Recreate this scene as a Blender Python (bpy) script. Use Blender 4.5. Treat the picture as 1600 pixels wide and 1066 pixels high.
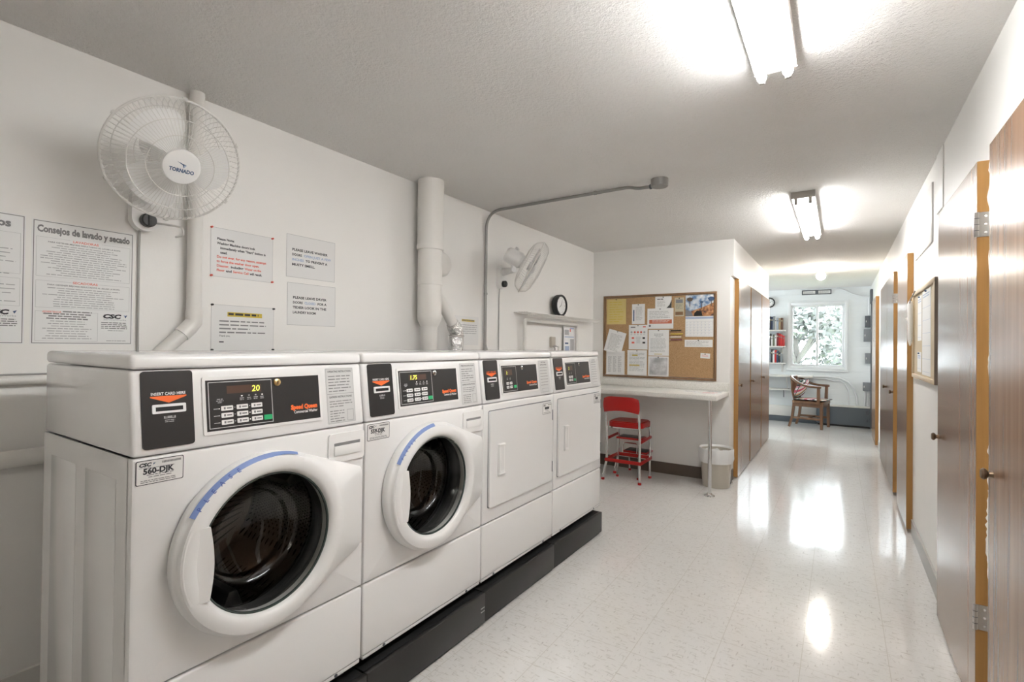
import bpy, bmesh, math, random
from mathutils import Vector, Matrix

for o in list(bpy.data.objects):
    bpy.data.objects.remove(o, do_unlink=True)
SC = bpy.context.scene
COL = SC.collection

# ------------------------------------------------------------------ camera
CAMH = 1.273
YAW, PITCH, ROLL, FPX = .5807, .0083, .0116, 779.56
_d = Vector((-math.sin(YAW)*math.cos(PITCH), math.cos(YAW)*math.cos(PITCH), math.sin(PITCH)))
_r = Vector((math.cos(YAW), math.sin(YAW), 0)); _u = _r.cross(_d)
_r2 = _r*math.cos(ROLL) + _u*math.sin(ROLL); _u2 = -_r*math.sin(ROLL) + _u*math.cos(ROLL)
cam_data = bpy.data.cameras.new('camera'); cam = bpy.data.objects.new('camera', cam_data); COL.objects.link(cam)
cam_data.sensor_width = 36; cam_data.lens = FPX*36/1600; cam_data.clip_start = .05
M3 = Matrix((_r2, _u2, -_d)).transposed()
cam.matrix_world = Matrix.Translation((0, 0, CAMH)) @ M3.to_4x4()
SC.camera = cam

# ------------------------------------------------------------------ world, exposure
TUBE = 30.0          # fluorescent tube brightness
SKY = 13.0           # overcast sky brightness
SC.view_settings.view_transform = 'Standard'
SC.view_settings.look = 'None'
SC.view_settings.gamma = 1.0
SC.view_settings.exposure = 1.15
SC.view_settings.use_curve_mapping = False
world = bpy.data.worlds.new('overcast_sky'); SC.world = world; world.use_nodes = True
bg = world.node_tree.nodes['Background']
bg.inputs['Color'].default_value = (.86, .94, 1.0, 1); bg.inputs['Strength'].default_value = SKY
for loc_, rot_, sx_, sy_ in (((-.32, 10.1, 1.495), (math.radians(-90), 0, 0), .92, 1.2), ((-3.45, 8.875, 1.45), (math.radians(90), 0, math.radians(-90)), 1.0, 1.35)):  # second portal belongs to the added side window
    pl = bpy.data.lights.new('window_daylight_portal', 'AREA'); pl.shape = 'RECTANGLE'; pl.size = sx_; pl.size_y = sy_
    pl.cycles.is_portal = True
    po = bpy.data.objects.new('window_daylight_portal', pl); COL.objects.link(po)
    po.location = loc_; po.rotation_euler = rot_

# ------------------------------------------------------------------ materials
def pm(name, col, rough=.5, metal=0, spec=.5, coat=0, emit=None, es=0, coat_rough=.05):
    m = bpy.data.materials.new(name); m.use_nodes = True
    b = m.node_tree.nodes['Principled BSDF']
    b.inputs['Base Color'].default_value = (*col, 1); b.inputs['Roughness'].default_value = rough
    b.inputs['Metallic'].default_value = metal; b.inputs['Specular IOR Level'].default_value = spec
    b.inputs['Coat Weight'].default_value = coat; b.inputs['Coat Roughness'].default_value = coat_rough
    if emit: b.inputs['Emission Color'].default_value = (*emit, 1); b.inputs['Emission Strength'].default_value = es
    return m
def nt(m): return m.node_tree.nodes, m.node_tree.links, m.node_tree.nodes['Principled BSDF']
def coords(m, scale=(1, 1, 1), loc=(0, 0, 0), rot=(0, 0, 0)):
    n, l, b = nt(m)
    t = n.new('ShaderNodeTexCoord'); mp = n.new('ShaderNodeMapping')
    mp.inputs['Scale'].default_value = scale; mp.inputs['Location'].default_value = loc; mp.inputs['Rotation'].default_value = rot
    l.new(t.outputs['Object'], mp.inputs['Vector']); return mp.outputs['Vector']
def noise(m, vec, scale, detail=4, rough=.5):
    n, l, b = nt(m); t = n.new('ShaderNodeTexNoise')
    t.inputs['Scale'].default_value = scale; t.inputs['Detail'].default_value = detail; t.inputs['Roughness'].default_value = rough
    l.new(vec, t.inputs['Vector']); return t.outputs['Fac']
def ramp(m, fac, stops):
    n, l, b = nt(m); r = n.new('ShaderNodeValToRGB'); e = r.color_ramp.elements
    while len(e) < len(stops): e.new(.5)
    for i, (p, c) in enumerate(stops): e[i].position = p; e[i].color = (*c, 1)
    l.new(fac, r.inputs['Fac']); return r.outputs['Color']
def mix(m, fac, a, c, mode='MIX'):
    n, l, b = nt(m); x = n.new('ShaderNodeMix'); x.data_type = 'RGBA'; x.blend_type = mode
    if hasattr(fac, 'links'): l.new(fac, x.inputs[0])
    else: x.inputs[0].default_value = fac
    for s, v in ((x.inputs[6], a), (x.inputs[7], c)):
        if hasattr(v, 'links'): l.new(v, s)
        else: s.default_value = (*v, 1)
    return x.outputs[2]
def bump(m, h, strength=.3, dist=.01):
    n, l, b = nt(m); bp = n.new('ShaderNodeBump'); bp.inputs['Strength'].default_value = strength; bp.inputs['Distance'].default_value = dist
    l.new(h, bp.inputs['Height']); l.new(bp.outputs['Normal'], b.inputs['Normal'])
def setcol(m, c): n, l, b = nt(m); l.new(c, b.inputs['Base Color'])
def setrough(m, fac, lo, hi):
    n, l, b = nt(m); r = n.new('ShaderNodeMapRange'); r.inputs[3].default_value = lo; r.inputs[4].default_value = hi
    l.new(fac, r.inputs[0]); l.new(r.outputs[0], b.inputs['Roughness'])

def wall_mat(name, col, s=.12):
    m = pm(name, col, .45, spec=.35); v = coords(m)
    f = noise(m, v, 3, 3); setcol(m, mix(m, f, tuple(c*.97 for c in col), tuple(min(1, c*1.02) for c in col)))
    bump(m, noise(m, v, 120, 3), s, .002); return m
WALL = wall_mat('warm_white_wall_paint', (.845, .83, .80))
WALLF = wall_mat('cool_white_wall_paint', (.80, .835, .85))
n_, l_, b_ = nt(WALLF)
_v = coords(WALLF); _br = n_.new('ShaderNodeTexBrick'); _br.inputs['Scale'].default_value = 1
_br.inputs['Brick Width'].default_value = .8; _br.inputs['Row Height'].default_value = .1; _br.inputs['Mortar Size'].default_value = .004
_rt = n_.new('ShaderNodeMapping'); _rt.inputs['Rotation'].default_value = (math.radians(90), 0, 0)
l_.new(_v, _rt.inputs['Vector']); l_.new(_rt.outputs['Vector'], _br.inputs['Vector'])
_bp = n_.new('ShaderNodeBump'); _bp.inputs['Strength'].default_value = .5; _bp.inputs['Distance'].default_value = .004; _bp.invert = True
l_.new(_br.outputs['Fac'], _bp.inputs['Height']); l_.new(_bp.outputs['Normal'], b_.inputs['Normal'])

CEIL = pm('popcorn_ceiling_texture', (.74, .715, .675), .85, spec=.2)
_v = coords(CEIL); _a = noise(CEIL, _v, 75, 5, .65)
setcol(CEIL, mix(CEIL, noise(CEIL, _v, 2.2, 3), (.86, .84, .81), (.91, .895, .87)))
bump(CEIL, _a, .85, .016)

def floor_mat():
    m = pm('speckled_vinyl_tile', (.72, .69, .64), .15, spec=.55)
    n, l, b = nt(m)
    v = coords(m)
    st = n.new('ShaderNodeMapping'); st.inputs['Scale'].default_value = (22, 110, 40); st.inputs['Rotation'].default_value = (0, 0, .6); l.new(v, st.inputs['Vector'])
    f1 = noise(m, st.outputs['Vector'], 1, 3, .6)
    st2 = n.new('ShaderNodeMapping'); st2.inputs['Scale'].default_value = (90, 26, 40); st2.inputs['Rotation'].default_value = (0, 0, -.3); l.new(v, st2.inputs['Vector'])
    f2 = noise(m, st2.outputs['Vector'], 1, 3, .6)
    base = mix(m, noise(m, v, 1.3, 4), (.675, .66, .635), (.73, .718, .695))
    c = mix(m, ramp(m, f1, [(.57, (0, 0, 0)), (.68, (1, 1, 1))]), base, (.53, .51, .475))
    c = mix(m, ramp(m, f2, [(.60, (0, 0, 0)), (.72, (.9, .9, .9))]), c, (.45, .43, .40))
    # a few dark scuffs and specks
    sp = noise(m, v, 9, 6, .75); c = mix(m, ramp(m, sp, [(.70, (0, 0, 0)), (.74, (1, 1, 1))]), c, (.30, .28, .25))
    br = n.new('ShaderNodeTexBrick'); br.offset = 0; br.inputs['Scale'].default_value = 1
    br.inputs['Brick Width'].default_value = .298; br.inputs['Row Height'].default_value = .298; br.inputs['Mortar Size'].default_value = .0013
    br.inputs['Mortar Smooth'].default_value = .2
    mp = n.new('ShaderNodeMapping'); mp.inputs['Location'].default_value = (.124, .06, 0); l.new(v, mp.inputs['Vector']); l.new(mp.outputs['Vector'], br.inputs['Vector'])
    c = mix(m, br.outputs['Fac'], c, (.56, .535, .49))
    setcol(m, c)
    setrough(m, noise(m, v, 2.6, 5, .6), .06, .17)
    w = noise(m, v, 5, 2); bump(m, w, .05, .02)
    return m
FLOOR = floor_mat()

def wood_mat(name, dark, light, rough, axis='Z', coat=.6, scale=1.0, cr=.12):
    m = pm(name, dark, rough, spec=.5, coat=coat, coat_rough=cr)
    sc = {'Z': (26, 26, .9), 'Y': (26, .9, 26), 'X': (.9, 26, 26)}[axis]
    v = coords(m, tuple(s*scale for s in sc)); f = noise(m, v, 1.0, 6, .62)
    setcol(m, ramp(m, f, [(.3, dark), (.7, light)])); bump(m, f, .06, .004)
    return m
DOORW = wood_mat('varnished_brown_door_veneer', (.18, .105, .065), (.28, .168, .105), .24, coat=.06, cr=.07)
DOORW.node_tree.nodes['Principled BSDF'].inputs['Specular IOR Level'].default_value = .30
EDGEW = wood_mat('orange_raw_wood_edge', (.29, .145, .035), (.40, .205, .055), .45, coat=.1)
CHAIRW = wood_mat('oiled_oak_chair_wood', (.11, .050, .022), (.20, .095, .042), .38, coat=.3, scale=.7)
FRAMEW = wood_mat('brown_oak_frame', (.17, .09, .04), (.26, .15, .075), .5, coat=.1)
PALEW = wood_mat('pale_ash_frame', (.50, .40, .27), (.62, .51, .36), .5, coat=.1)

ENAMEL = pm('white_baked_enamel', (.80, .795, .785), .15, spec=.5, coat=.3)
PLASTIC = pm('white_moulded_plastic', (.80, .795, .78), .30)
PLASTW = pm('soft_white_plastic', (.82, .81, .79), .38)
PVC = pm('white_painted_pipe', (.76, .74, .70), .38)
PANEL = pm('black_control_panel', (.022, .021, .021), .38)
BLACKP = pm('black_plastic', (.02, .02, .02), .4)
PLINTH = pm('black_plinth_laminate', (.020, .019, .018), .42)
BLACK = pm('deep_black', (.008, .008, .008), .6)
RIMG = pm('dark_green_glass_edge', (.05, .065, .06), .2)
RUBBER = pm('grey_rubber_gasket', (.07, .07, .07), .5)
STEEL = pm('brushed_steel', (.55, .54, .52), .28, 1)
CHROME = pm('chrome', (.78, .78, .78), .12, 1)
BRONZE = pm('dark_bronze', (.16, .11, .07), .4, .8)
BRASS = pm('brass', (.62, .45, .22), .3, 1)
GALV = pm('galvanised_conduit', (.33, .325, .31), .42, .7)
GREYP = pm('grey_paint', (.22, .23, .25), .5)
DKGREY = pm('dark_grey_metal', (.10, .11, .125), .45, .3)
PAPER = pm('white_paper', (.82, .82, .81), .7, spec=.2)
SLEEVE = pm('paper_in_plastic_sleeve', (.77, .765, .75), .28, spec=.5)
YELLOW = pm('yellow_paper', (.66, .53, .21), .7)
TANP = pm('tan_printed_paper', (.52, .47, .33), .7)
INK = pm('black_ink', (.03, .03, .035), .6)
GINK = pm('grey_ink', (.42, .42, .42), .7)
MINK = pm('dark_grey_ink', (.22, .22, .22), .7)
RINK = pm('red_ink', (.75, .14, .10), .6)
BINK = pm('pale_blue_ink', (.38, .46, .62), .6)
NAVY = pm('navy_ink', (.05, .10, .20), .5)
ORANGE = pm('orange_red_print', (.90, .16, .03), .5)
WHITEP = pm('white_print', (.85, .85, .85), .5)
SILVER = pm('silver_sticker', (.60, .60, .59), .4)
LABEL = pm('white_sticker', (.74, .73, .71), .45)
GREEN = pm('green_button', (.03, .42, .16), .35)
LCD = pm('unlit_display_segments', (.09, .05, .035), .3)
LIT = pm('lit_yellow_digits', (.8, .85, .1), .4, emit=(.85, 1.0, .12), es=.42)
LED = pm('small_white_indicator', (.8, .8, .8), .4, emit=(1, .9, .8), es=.5)
TAPE = pm('blue_masking_tape', (.18, .26, .52), .55)
TAPEI = pm('dark_blue_marker', (.07, .11, .35), .6)
HIGH = pm('yellow_highlighter', (.62, .47, .07), .7)
REDV = pm('red_vinyl', (.42, .006, .004), .38)
REDP = pm('red_painted_steel', (.44, .008, .005), .36)
BEIGE = pm('beige_plastic_bin', (.52, .48, .41), .42)
BAG = pm('thin_white_bin_bag', (.80, .80, .79), .35)
BROWNB = pm('brown_vinyl_cove_base', (.125, .095, .072), .45)
TAUPE = pm('taupe_cove_base', (.40, .39, .36), .4)
FOIL = pm('crinkled_foil_duct', (.75, .75, .74), .22, 1)
_v = coords(FOIL); bump(FOIL, noise(FOIL, _v, 45, 3), .9, .02)
LAMIN = pm('speckled_white_laminate', (.76, .745, .70), .28)
_v = coords(LAMIN); _f = noise(LAMIN, _v, 160, 4, .7)
setcol(LAMIN, ramp(LAMIN, _f, [(.35, (.62, .60, .55)), (.55, (.78, .765, .725)), (.75, (.84, .83, .80))]))
CORK = pm('cork', (.42, .26, .13), .85)
_v = coords(CORK); _f = noise(CORK, _v, 170, 4, .7)
setcol(CORK, ramp(CORK, _f, [(.32, (.30, .175, .08)), (.55, (.46, .29, .145)), (.75, (.56, .38, .21))]))
CORKP = pm('pale_cork', (.56, .47, .33), .85)
LAMP = pm('fluorescent_tube_glow', (1, 1, 1), .4, emit=(.985, .995, 1.0), es=TUBE)
LAMPFILL = pm('added_fill_tube_glow', (1, 1, 1), .4, emit=(1.0, .97, .92), es=TUBE*.33)  # dim fill glow for the fixture added behind the camera
LAMPMID = pm('dimmer_fluorescent_tube_glow', (1, 1, 1), .4, emit=(.985, .99, .99), es=TUBE*.70)  # same kind of tube, emission turned down to balance the back wall
BULB = pm('warm_bulb_glow', (1, 1, 1), .4, emit=(1.0, .94, .86), es=130)
FIXT = pm('white_lamp_housing', (.60, .57, .54), .4)
FIXG = pm('grey_lamp_end_cap', (.45, .42, .39), .5)
WHITEW = pm('white_vinyl_window_frame', (.82, .84, .86), .35)
HEAT = pm('slate_grey_heater', (.11, .13, .15), .4)
CREAM = pm('cream_paint', (.74, .73, .70), .4)
LEAF = pm('tree_leaves', (.085, .09, .084), .8, spec=.1)
BARK = pm('tree_bark', (.07, .065, .06), .9)
GRASS = pm('grass_ground', (.14, .20, .07), .9)
BLADE = pm('frosted_white_fan_blade', (.86, .855, .84), .35)
WIRE = pm('white_coated_wire', (.74, .725, .69), .35)
GREYW = pm('grey_cord', (.40, .39, .37), .5)

def glass_mat(name, tint, refl_ior=1.5):
    m = bpy.data.materials.new(name); m.use_nodes = True
    n = m.node_tree.nodes; l = m.node_tree.links; n.clear()
    out = n.new('ShaderNodeOutputMaterial'); tr = n.new('ShaderNodeBsdfTransparent'); gl = n.new('ShaderNodeBsdfGlossy')
    fr = n.new('ShaderNodeFresnel'); mx = n.new('ShaderNodeMixShader')
    tr.inputs['Color'].default_value = (*tint, 1); gl.inputs['Roughness'].default_value = .015; fr.inputs['IOR'].default_value = refl_ior
    l.new(fr.outputs[0], mx.inputs[0]); l.new(tr.outputs[0], mx.inputs[1]); l.new(gl.outputs[0], mx.inputs[2]); l.new(mx.outputs[0], out.inputs['Surface'])
    return m
PANE = glass_mat('clear_window_glass', (.97, .98, .98))
BOWL = glass_mat('door_bowl_glass', (.68, .68, .67), 1.53)

def drum_mat():
    m = pm('perforated_steel_drum', (.35, .34, .33), .26, 1)
    n, l, b = nt(m); v = coords(m); s = n.new('ShaderNodeSeparateXYZ'); l.new(v, s.inputs[0])
    def mth(op, a, c=None):
        x = n.new('ShaderNodeMath'); x.operation = op
        for i, q in enumerate((a, c)):
            if q is None: continue
            if hasattr(q, 'links'): l.new(q, x.inputs[i])
            else: x.inputs[i].default_value = q
        return x.outputs[0]
    ang = mth('ARCTAN2', mth('SUBTRACT', s.outputs[2], .542), mth('SUBTRACT', s.outputs[1], .32))
    d1 = mth('MULTIPLY', mth('SINE', mth('MULTIPLY', ang, 60)), mth('SINE', mth('MULTIPLY', s.outputs[0], 230)))
    hole = mth('GREATER_THAN', d1, .62)
    setcol(m, mix(m, hole, (.46, .44, .42), (.01, .01, .01)))
    return m
DRUM = drum_mat()

# ------------------------------------------------------------------ mesh building
_tc = {}
def text_geo(s, bold=0.0, shear=0.0, space=1.0):
    k = (s, bold, shear, space)
    if k not in _tc:
        c = bpy.data.curves.new('lettering', 'FONT'); c.body = s; c.size = 1.0; c.offset = bold; c.shear = shear
        c.resolution_u = 2; c.space_character = space
        o = bpy.data.objects.new('lettering', c); me = o.to_mesh()
        vs = [(v.co.x, v.co.y) for v in me.vertices]; fs = [tuple(p.vertices) for p in me.polygons]
        o.to_mesh_clear(); bpy.data.objects.remove(o); bpy.data.curves.remove(c)
        w = (min([v[0] for v in vs], default=0), max([v[0] for v in vs], default=1))
        _tc[k] = (vs, fs, w)
    return _tc[k]

class MB:
    def __init__(s, fr=None): s.v = []; s.f = []; s.mi = []; s.mats = []; s.fr = fr
    def m(s, mat):
        if mat not in s.mats: s.mats.append(mat)
        return s.mats.index(mat)
    def add(s, vs, fs, mat):
        n = len(s.v); i = s.m(mat); s.v += [Vector(v) for v in vs]
        for f in fs: s.f.append([a+n for a in f]); s.mi.append(i)
    def bm(s, b, mat):
        b.verts.index_update(); s.add([v.co.copy() for v in b.verts], [[v.index for v in f.verts] for f in b.faces], mat); b.free()
    def solid(s, c8, mat, bev=0, seg=2):
        """c8: bottom four corners then top four, same winding"""
        b = bmesh.new(); q = [b.verts.new(p) for p in c8]
        for f in ((3, 2, 1, 0), (4, 5, 6, 7), (0, 1, 5, 4), (1, 2, 6, 5), (2, 3, 7, 6), (3, 0, 4, 7)): b.faces.new([q[i] for i in f])
        bmesh.ops.recalc_face_normals(b, faces=b.faces)
        if bev: bmesh.ops.bevel(b, geom=list(b.edges), offset=bev, segments=seg, profile=.5, affect='EDGES', clamp_overlap=True)
        s.bm(b, mat)
    def box(s, x0, x1, y0, y1, z0, z1, mat, bev=0, seg=2):
        s.solid([(x0, y0, z0), (x1, y0, z0), (x1, y1, z0), (x0, y1, z0), (x0, y0, z1), (x1, y0, z1), (x1, y1, z1), (x0, y1, z1)], mat, bev, seg)
    def tube(s, pts, r, mat, seg=8, closed=False, caps=True, rot=0, flat=1.0):
        P = [Vector(p) for p in pts]; n = len(P); R = r if isinstance(r, (list, tuple)) else [r]*n
        T = []
        for i in range(n):
            a = P[(i-1) % n] if (closed or i > 0) else P[i]; c = P[(i+1) % n] if (closed or i < n-1) else P[i]
            T.append((c-a).normalized())
        up = Vector((0, 0, 1)) if abs(T[0].z) < .95 else Vector((1, 0, 0))
        N = (up - T[0]*up.dot(T[0])).normalized(); vs = []; fs = []
        for i in range(n):
            N = (N - T[i]*N.dot(T[i])).normalized(); B = T[i].cross(N)
            for k in range(seg):
                a = 2*math.pi*k/seg + rot; vs.append(P[i] + R[i]*(math.cos(a)*N*flat + math.sin(a)*B))
        m = n if closed else n-1
        for i in range(m):
            j = (i+1) % n
            for k in range(seg): fs.append([i*seg+k, i*seg+(k+1) % seg, j*seg+(k+1) % seg, j*seg+k])
        if caps and not closed: fs += [list(range(seg))[::-1], [(n-1)*seg+k for k in range(seg)]]
        s.add(vs, fs, mat)
    def lathe(s, prof, O, A, mat, seg=32, cap0=False, cap1=False, wob=None):
        O = Vector(O); A = Vector(A).normalized(); e1 = Vector((0, 0, 1)) if abs(A.z) < .9 else Vector((1, 0, 0))
        e1 = (e1 - A*e1.dot(A)).normalized(); e2 = A.cross(e1); vs = []; fs = []
        for j, (r, h) in enumerate(prof):
            for k in range(seg):
                a = 2*math.pi*k/seg; rr = r + (wob(j, a) if wob else 0)
                vs.append(O + A*h + rr*(math.cos(a)*e1 + math.sin(a)*e2))
        for i in range(len(prof)-1):
            for k in range(seg): fs.append([i*seg+k, i*seg+(k+1) % seg, (i+1)*seg+(k+1) % seg, (i+1)*seg+k])
        if cap0: fs.append(list(range(seg))[::-1])
        if cap1: fs.append([(len(prof)-1)*seg+k for k in range(seg)])
        s.add(vs, fs, mat)
    def ball(s, c, r, mat, sx=1, sy=1, sz=1, sub=2):
        b = bmesh.new(); bmesh.ops.create_icosphere(b, subdivisions=sub, radius=r)
        for v in b.verts: v.co = Vector((v.co.x*sx, v.co.y*sy, v.co.z*sz)) + Vector(c)
        s.bm(b, mat)
    # --- in a flat frame: O lower left, R right, U up, N towards the viewer
    def p(s, u, v, d=0): O, R, U, N = s.fr; return O + R*u + U*v + N*d
    def rect(s, u0, u1, v0, v1, d0, d1, mat, bev=0, seg=2):
        p = s.p; s.solid([p(u0, v0, d0), p(u1, v0, d0), p(u1, v1, d0), p(u0, v1, d0), p(u0, v0, d1), p(u1, v0, d1), p(u1, v1, d1), p(u0, v1, d1)], mat, bev, seg)
    def flat(s, poly, d, mat): s.add([s.p(u, v, d) for u, v in poly], [list(range(len(poly)))], mat)
    def fl(s, u0, u1, v0, v1, d, mat): s.flat([(u0, v0), (u1, v0), (u1, v1), (u0, v1)], d, mat)
    def rrect(s, u0, u1, v0, v1, r, d0, d1, mat, n=4):
        q = []
        for cx, cy, a0 in ((u1-r, v1-r, 0), (u0+r, v1-r, 90), (u0+r, v0+r, 180), (u1-r, v0+r, 270)):
            for k in range(n+1):
                a = math.radians(a0+90*k/n); q.append((cx+r*math.cos(a), cy+r*math.sin(a)))
        m = len(q); vs = [s.p(u, v, d0) for u, v in q] + [s.p(u, v, d1) for u, v in q]
        fs = [[m+i for i in range(m)]] + [[i, (i+1) % m, m+(i+1) % m, m+i] for i in range(m)]
        s.add(vs, fs, mat)
    def outline(s, u0, u1, v0, v1, t, d, mat):
        for a in ((u0, u1, v0, v0+t), (u0, u1, v1-t, v1), (u0, u0+t, v0+t, v1-t), (u1-t, u1, v0+t, v1-t)): s.fl(*a, d, mat)
    def text(s, u, v, t, size, mat, d=.0006, align='L', bold=0, shear=0, width=None, space=1.0, rot=0):
        vs, fs, (a, b) = text_geo(t, bold, shear, space); sx = size if width is None else width/(b-a)
        off = {'L': 0, 'C': -(a+b)/2*sx, 'R': -b*sx}[align]; ca, sa = math.cos(rot), math.sin(rot)
        out = []
        for x, y in vs:
            x = x*sx+off; y = y*size; out.append(s.p(u + x*ca - y*sa, v + x*sa + y*ca, d))
        s.add(out, fs, mat)
    def lines(s, u0, u1, v1, pitch, n, mat, d=.0005, th=.35, seed=1, centre=False, words=True):
        """rows of print too small to read: broken bars"""
        rnd = random.Random(seed); L = u1-u0
        for i in range(n):
            v = v1 - i*pitch; ln = L*rnd.uniform(.55, 1.0) if (i % 3 == 2 or centre) else L*rnd.uniform(.88, 1)
            x = u0 + ((L-ln)/2 if centre else 0); e = x+ln
            while x < e - 1e-4:
                w = min(e-x, pitch*rnd.uniform(1.0, 3.2)) if words else ln
                s.fl(x, x+w, v-pitch*th, v, d, mat); x += w + pitch*.35

ORG = {}
def tag(o, label=None, cat=None, group=None, kind=None):
    for k, v in (('label', label), ('category', cat), ('group', group), ('kind', kind)):
        if v: o[k] = v
def thing(name, label, cat, loc, group=None, local=False, kind=None):
    o = bpy.data.objects.new(name, None); COL.objects.link(o); o.empty_display_size = .05
    tag(o, label, cat, group, kind); o.location = loc; ORG[o.name] = Vector((0, 0, 0)) if local else Vector(loc); return o
def obj(name, mb, parent=None, label=None, cat=None, group=None, kind=None, angle=32, loc=None):
    if parent is not None: org = ORG[parent.name]
    elif loc is not None: org = Vector(loc)
    else:
        xs, ys, zs = zip(*mb.v); org = Vector(((min(xs)+max(xs))/2, (min(ys)+max(ys))/2, min(zs)))
        if kind == 'structure': org = Vector((0, 0, 0))
    me = bpy.data.meshes.new(name); me.from_pydata([v-org for v in mb.v], [], mb.f)
    for m in mb.mats: me.materials.append(m)
    me.polygons.foreach_set('material_index', mb.mi); me.polygons.foreach_set('use_smooth', [True]*len(mb.f))
    me.validate(); me.update(); me.set_sharp_from_angle(angle=math.radians(angle))
    o = bpy.data.objects.new(name, me); COL.objects.link(o); ORG[o.name] = org
    if parent is not None: o.parent = parent
    else: o.location = org
    tag(o, label, cat, group, kind); return o
def frame(O, face):
    R, N = {'+X': ((0, 1, 0), (1, 0, 0)), '-Y': ((1, 0, 0), (0, -1, 0)), '-X': ((0, -1, 0), (-1, 0, 0)), '+Y': ((-1, 0, 0), (0, 1, 0))}[face]
    return (Vector(O), Vector(R), Vector((0, 0, 1)), Vector(N))

# ================================================================== the room
XL, XR, YB, YF, ZC = -2.261, .43, 5.062, 9.95, 2.3
def struct(name, boxes, mat):
    b = MB()
    for q in boxes: b.box(*q, mat)
    return obj(name, b, kind='structure')
struct('floor', [(-3.4, .6, -3.3, 10.1, -.1, 0)], FLOOR)
struct('ceiling', [(-3.4, .6, -3.3, 10.1, ZC, ZC+.1)], CEIL)
struct('wall_left', [(XL-.1, XL, -3.3, YB, 0, ZC)], WALL)
struct('wall_right', [(XR, XR+.1, -3.3, 10.05, 0, ZC)], WALL)
struct('wall_rear', [(XL, XR, -3.3, -3.2, 0, ZC)], WALL)
struct('wall_back', [(XL-.1, -.862, YB, 7.84, 0, ZC), (-.862, -.834, YB, 7.84, 1.952, ZC)], WALL)
struct('wall_side', [(-3.4, -3.3, 7.84, 8.40, 0, ZC), (-3.4, -3.3, 9.35, 10.05, 0, ZC), (-3.4, -3.3, 8.40, 9.35, 0, .8), (-3.4, -3.3, 8.40, 9.35, 2.1, ZC), (-3.3, XL-.1, 7.74, 7.84, 0, ZC)], WALLF)
WX0, WX1, WZ0, WZ1 = -.76, .12, .92, 2.07
struct('wall_far', [(-3.3, WX0, YF, YF+.1, 0, ZC), (WX1, XR, YF, YF+.1, 0, ZC), (WX0, WX1, YF, YF+.1, 0, WZ0), (WX0, WX1, YF, YF+.1, WZ1, ZC)], WALLF)
struct('baseboard_back', [(XL, -.862, YB-.008, YB, 0, .112), (-.862, -.853, YB, 5.24, 0, .10)], BROWNB)
struct('baseboard_left', [(XL, XL+.010, -3.2, YB-.01, 0, .165), (XL, XL+.016, -3.2, YB-.01, .16, .178)], PVC)
struct('baseboard_right', [(XR-.010, XR, 3.13, 4.40, 0, .105), (XR-.010, XR, 7.15, 7.95, 0, .105)], TAUPE)
# wall panels above the right-hand doors
b = MB(); b.box(XR-.006, XR, 3.235, 3.42, 1.985, ZC-.003, WALL, .002); obj('trim_1', b, kind='structure')
b = MB(); b.box(XR-.009, XR, 3.56, 4.28, 1.87, 2.20, WALL, .002); obj('trim_2', b, kind='structure')

# window
W = MB(); fw = .05
for q in ((WX0, WX0+fw, WZ0, WZ1), (WX1-fw, WX1, WZ0, WZ1), (WX0+fw, WX1-fw, WZ0, WZ0+fw), (WX0+fw, WX1-fw, WZ1-fw, WZ1)):
    W.box(q[0], q[1], YF-.022, YF+.09, q[2], q[3], WHITEW, .006)
win = obj('window_1', W, kind='structure')
for nm, x0, x1, y in (('left', WX0+fw, -.30, YF+.02), ('right', -.335, WX1-fw, YF+.05)):
    S = MB(); t = .035
    for q in ((x0, x0+t, WZ0+fw, WZ1-fw), (x1-t, x1, WZ0+fw, WZ1-fw), (x0+t, x1-t, WZ0+fw, WZ0+fw+t), (x0+t, x1-t, WZ1-fw-t, WZ1-fw)):
        S.box(q[0], q[1], y-.013, y+.013, q[2], q[3], WHITEW, .004)
    so = obj('sash', S, win)
    G = MB(); G.box(x0+t, x1-t, y-.002, y+.002, WZ0+fw+t, WZ1-fw-t, PANE); obj('glass_pane', G, so)
S = MB(); S.box(WX0-.01, WX1+.01, YF-.045, YF-.022, WZ0-.03, WZ0, WHITEW, .005); obj('window_sill', S, win)

W2 = MB(); SY0, SY1 = 8.40, 9.35  # unseen window added to bring more daylight into the far room
for q in ((SY0, SY0+fw, .8, 2.1), (SY1-fw, SY1, .8, 2.1), (SY0+fw, SY1-fw, .8, .85), (SY0+fw, SY1-fw, 2.05, 2.1), (8.855, 8.895, .85, 2.05)): W2.box(-3.39, -3.28, q[0], q[1], q[2], q[3], WHITEW, .006)
w2 = obj('added_side_window', W2, kind='structure'); G = MB(); G.box(-3.34, -3.336, SY0+fw, SY1-fw, .85, 2.05, PANE); obj('glass_pane', G, w2)

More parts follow.
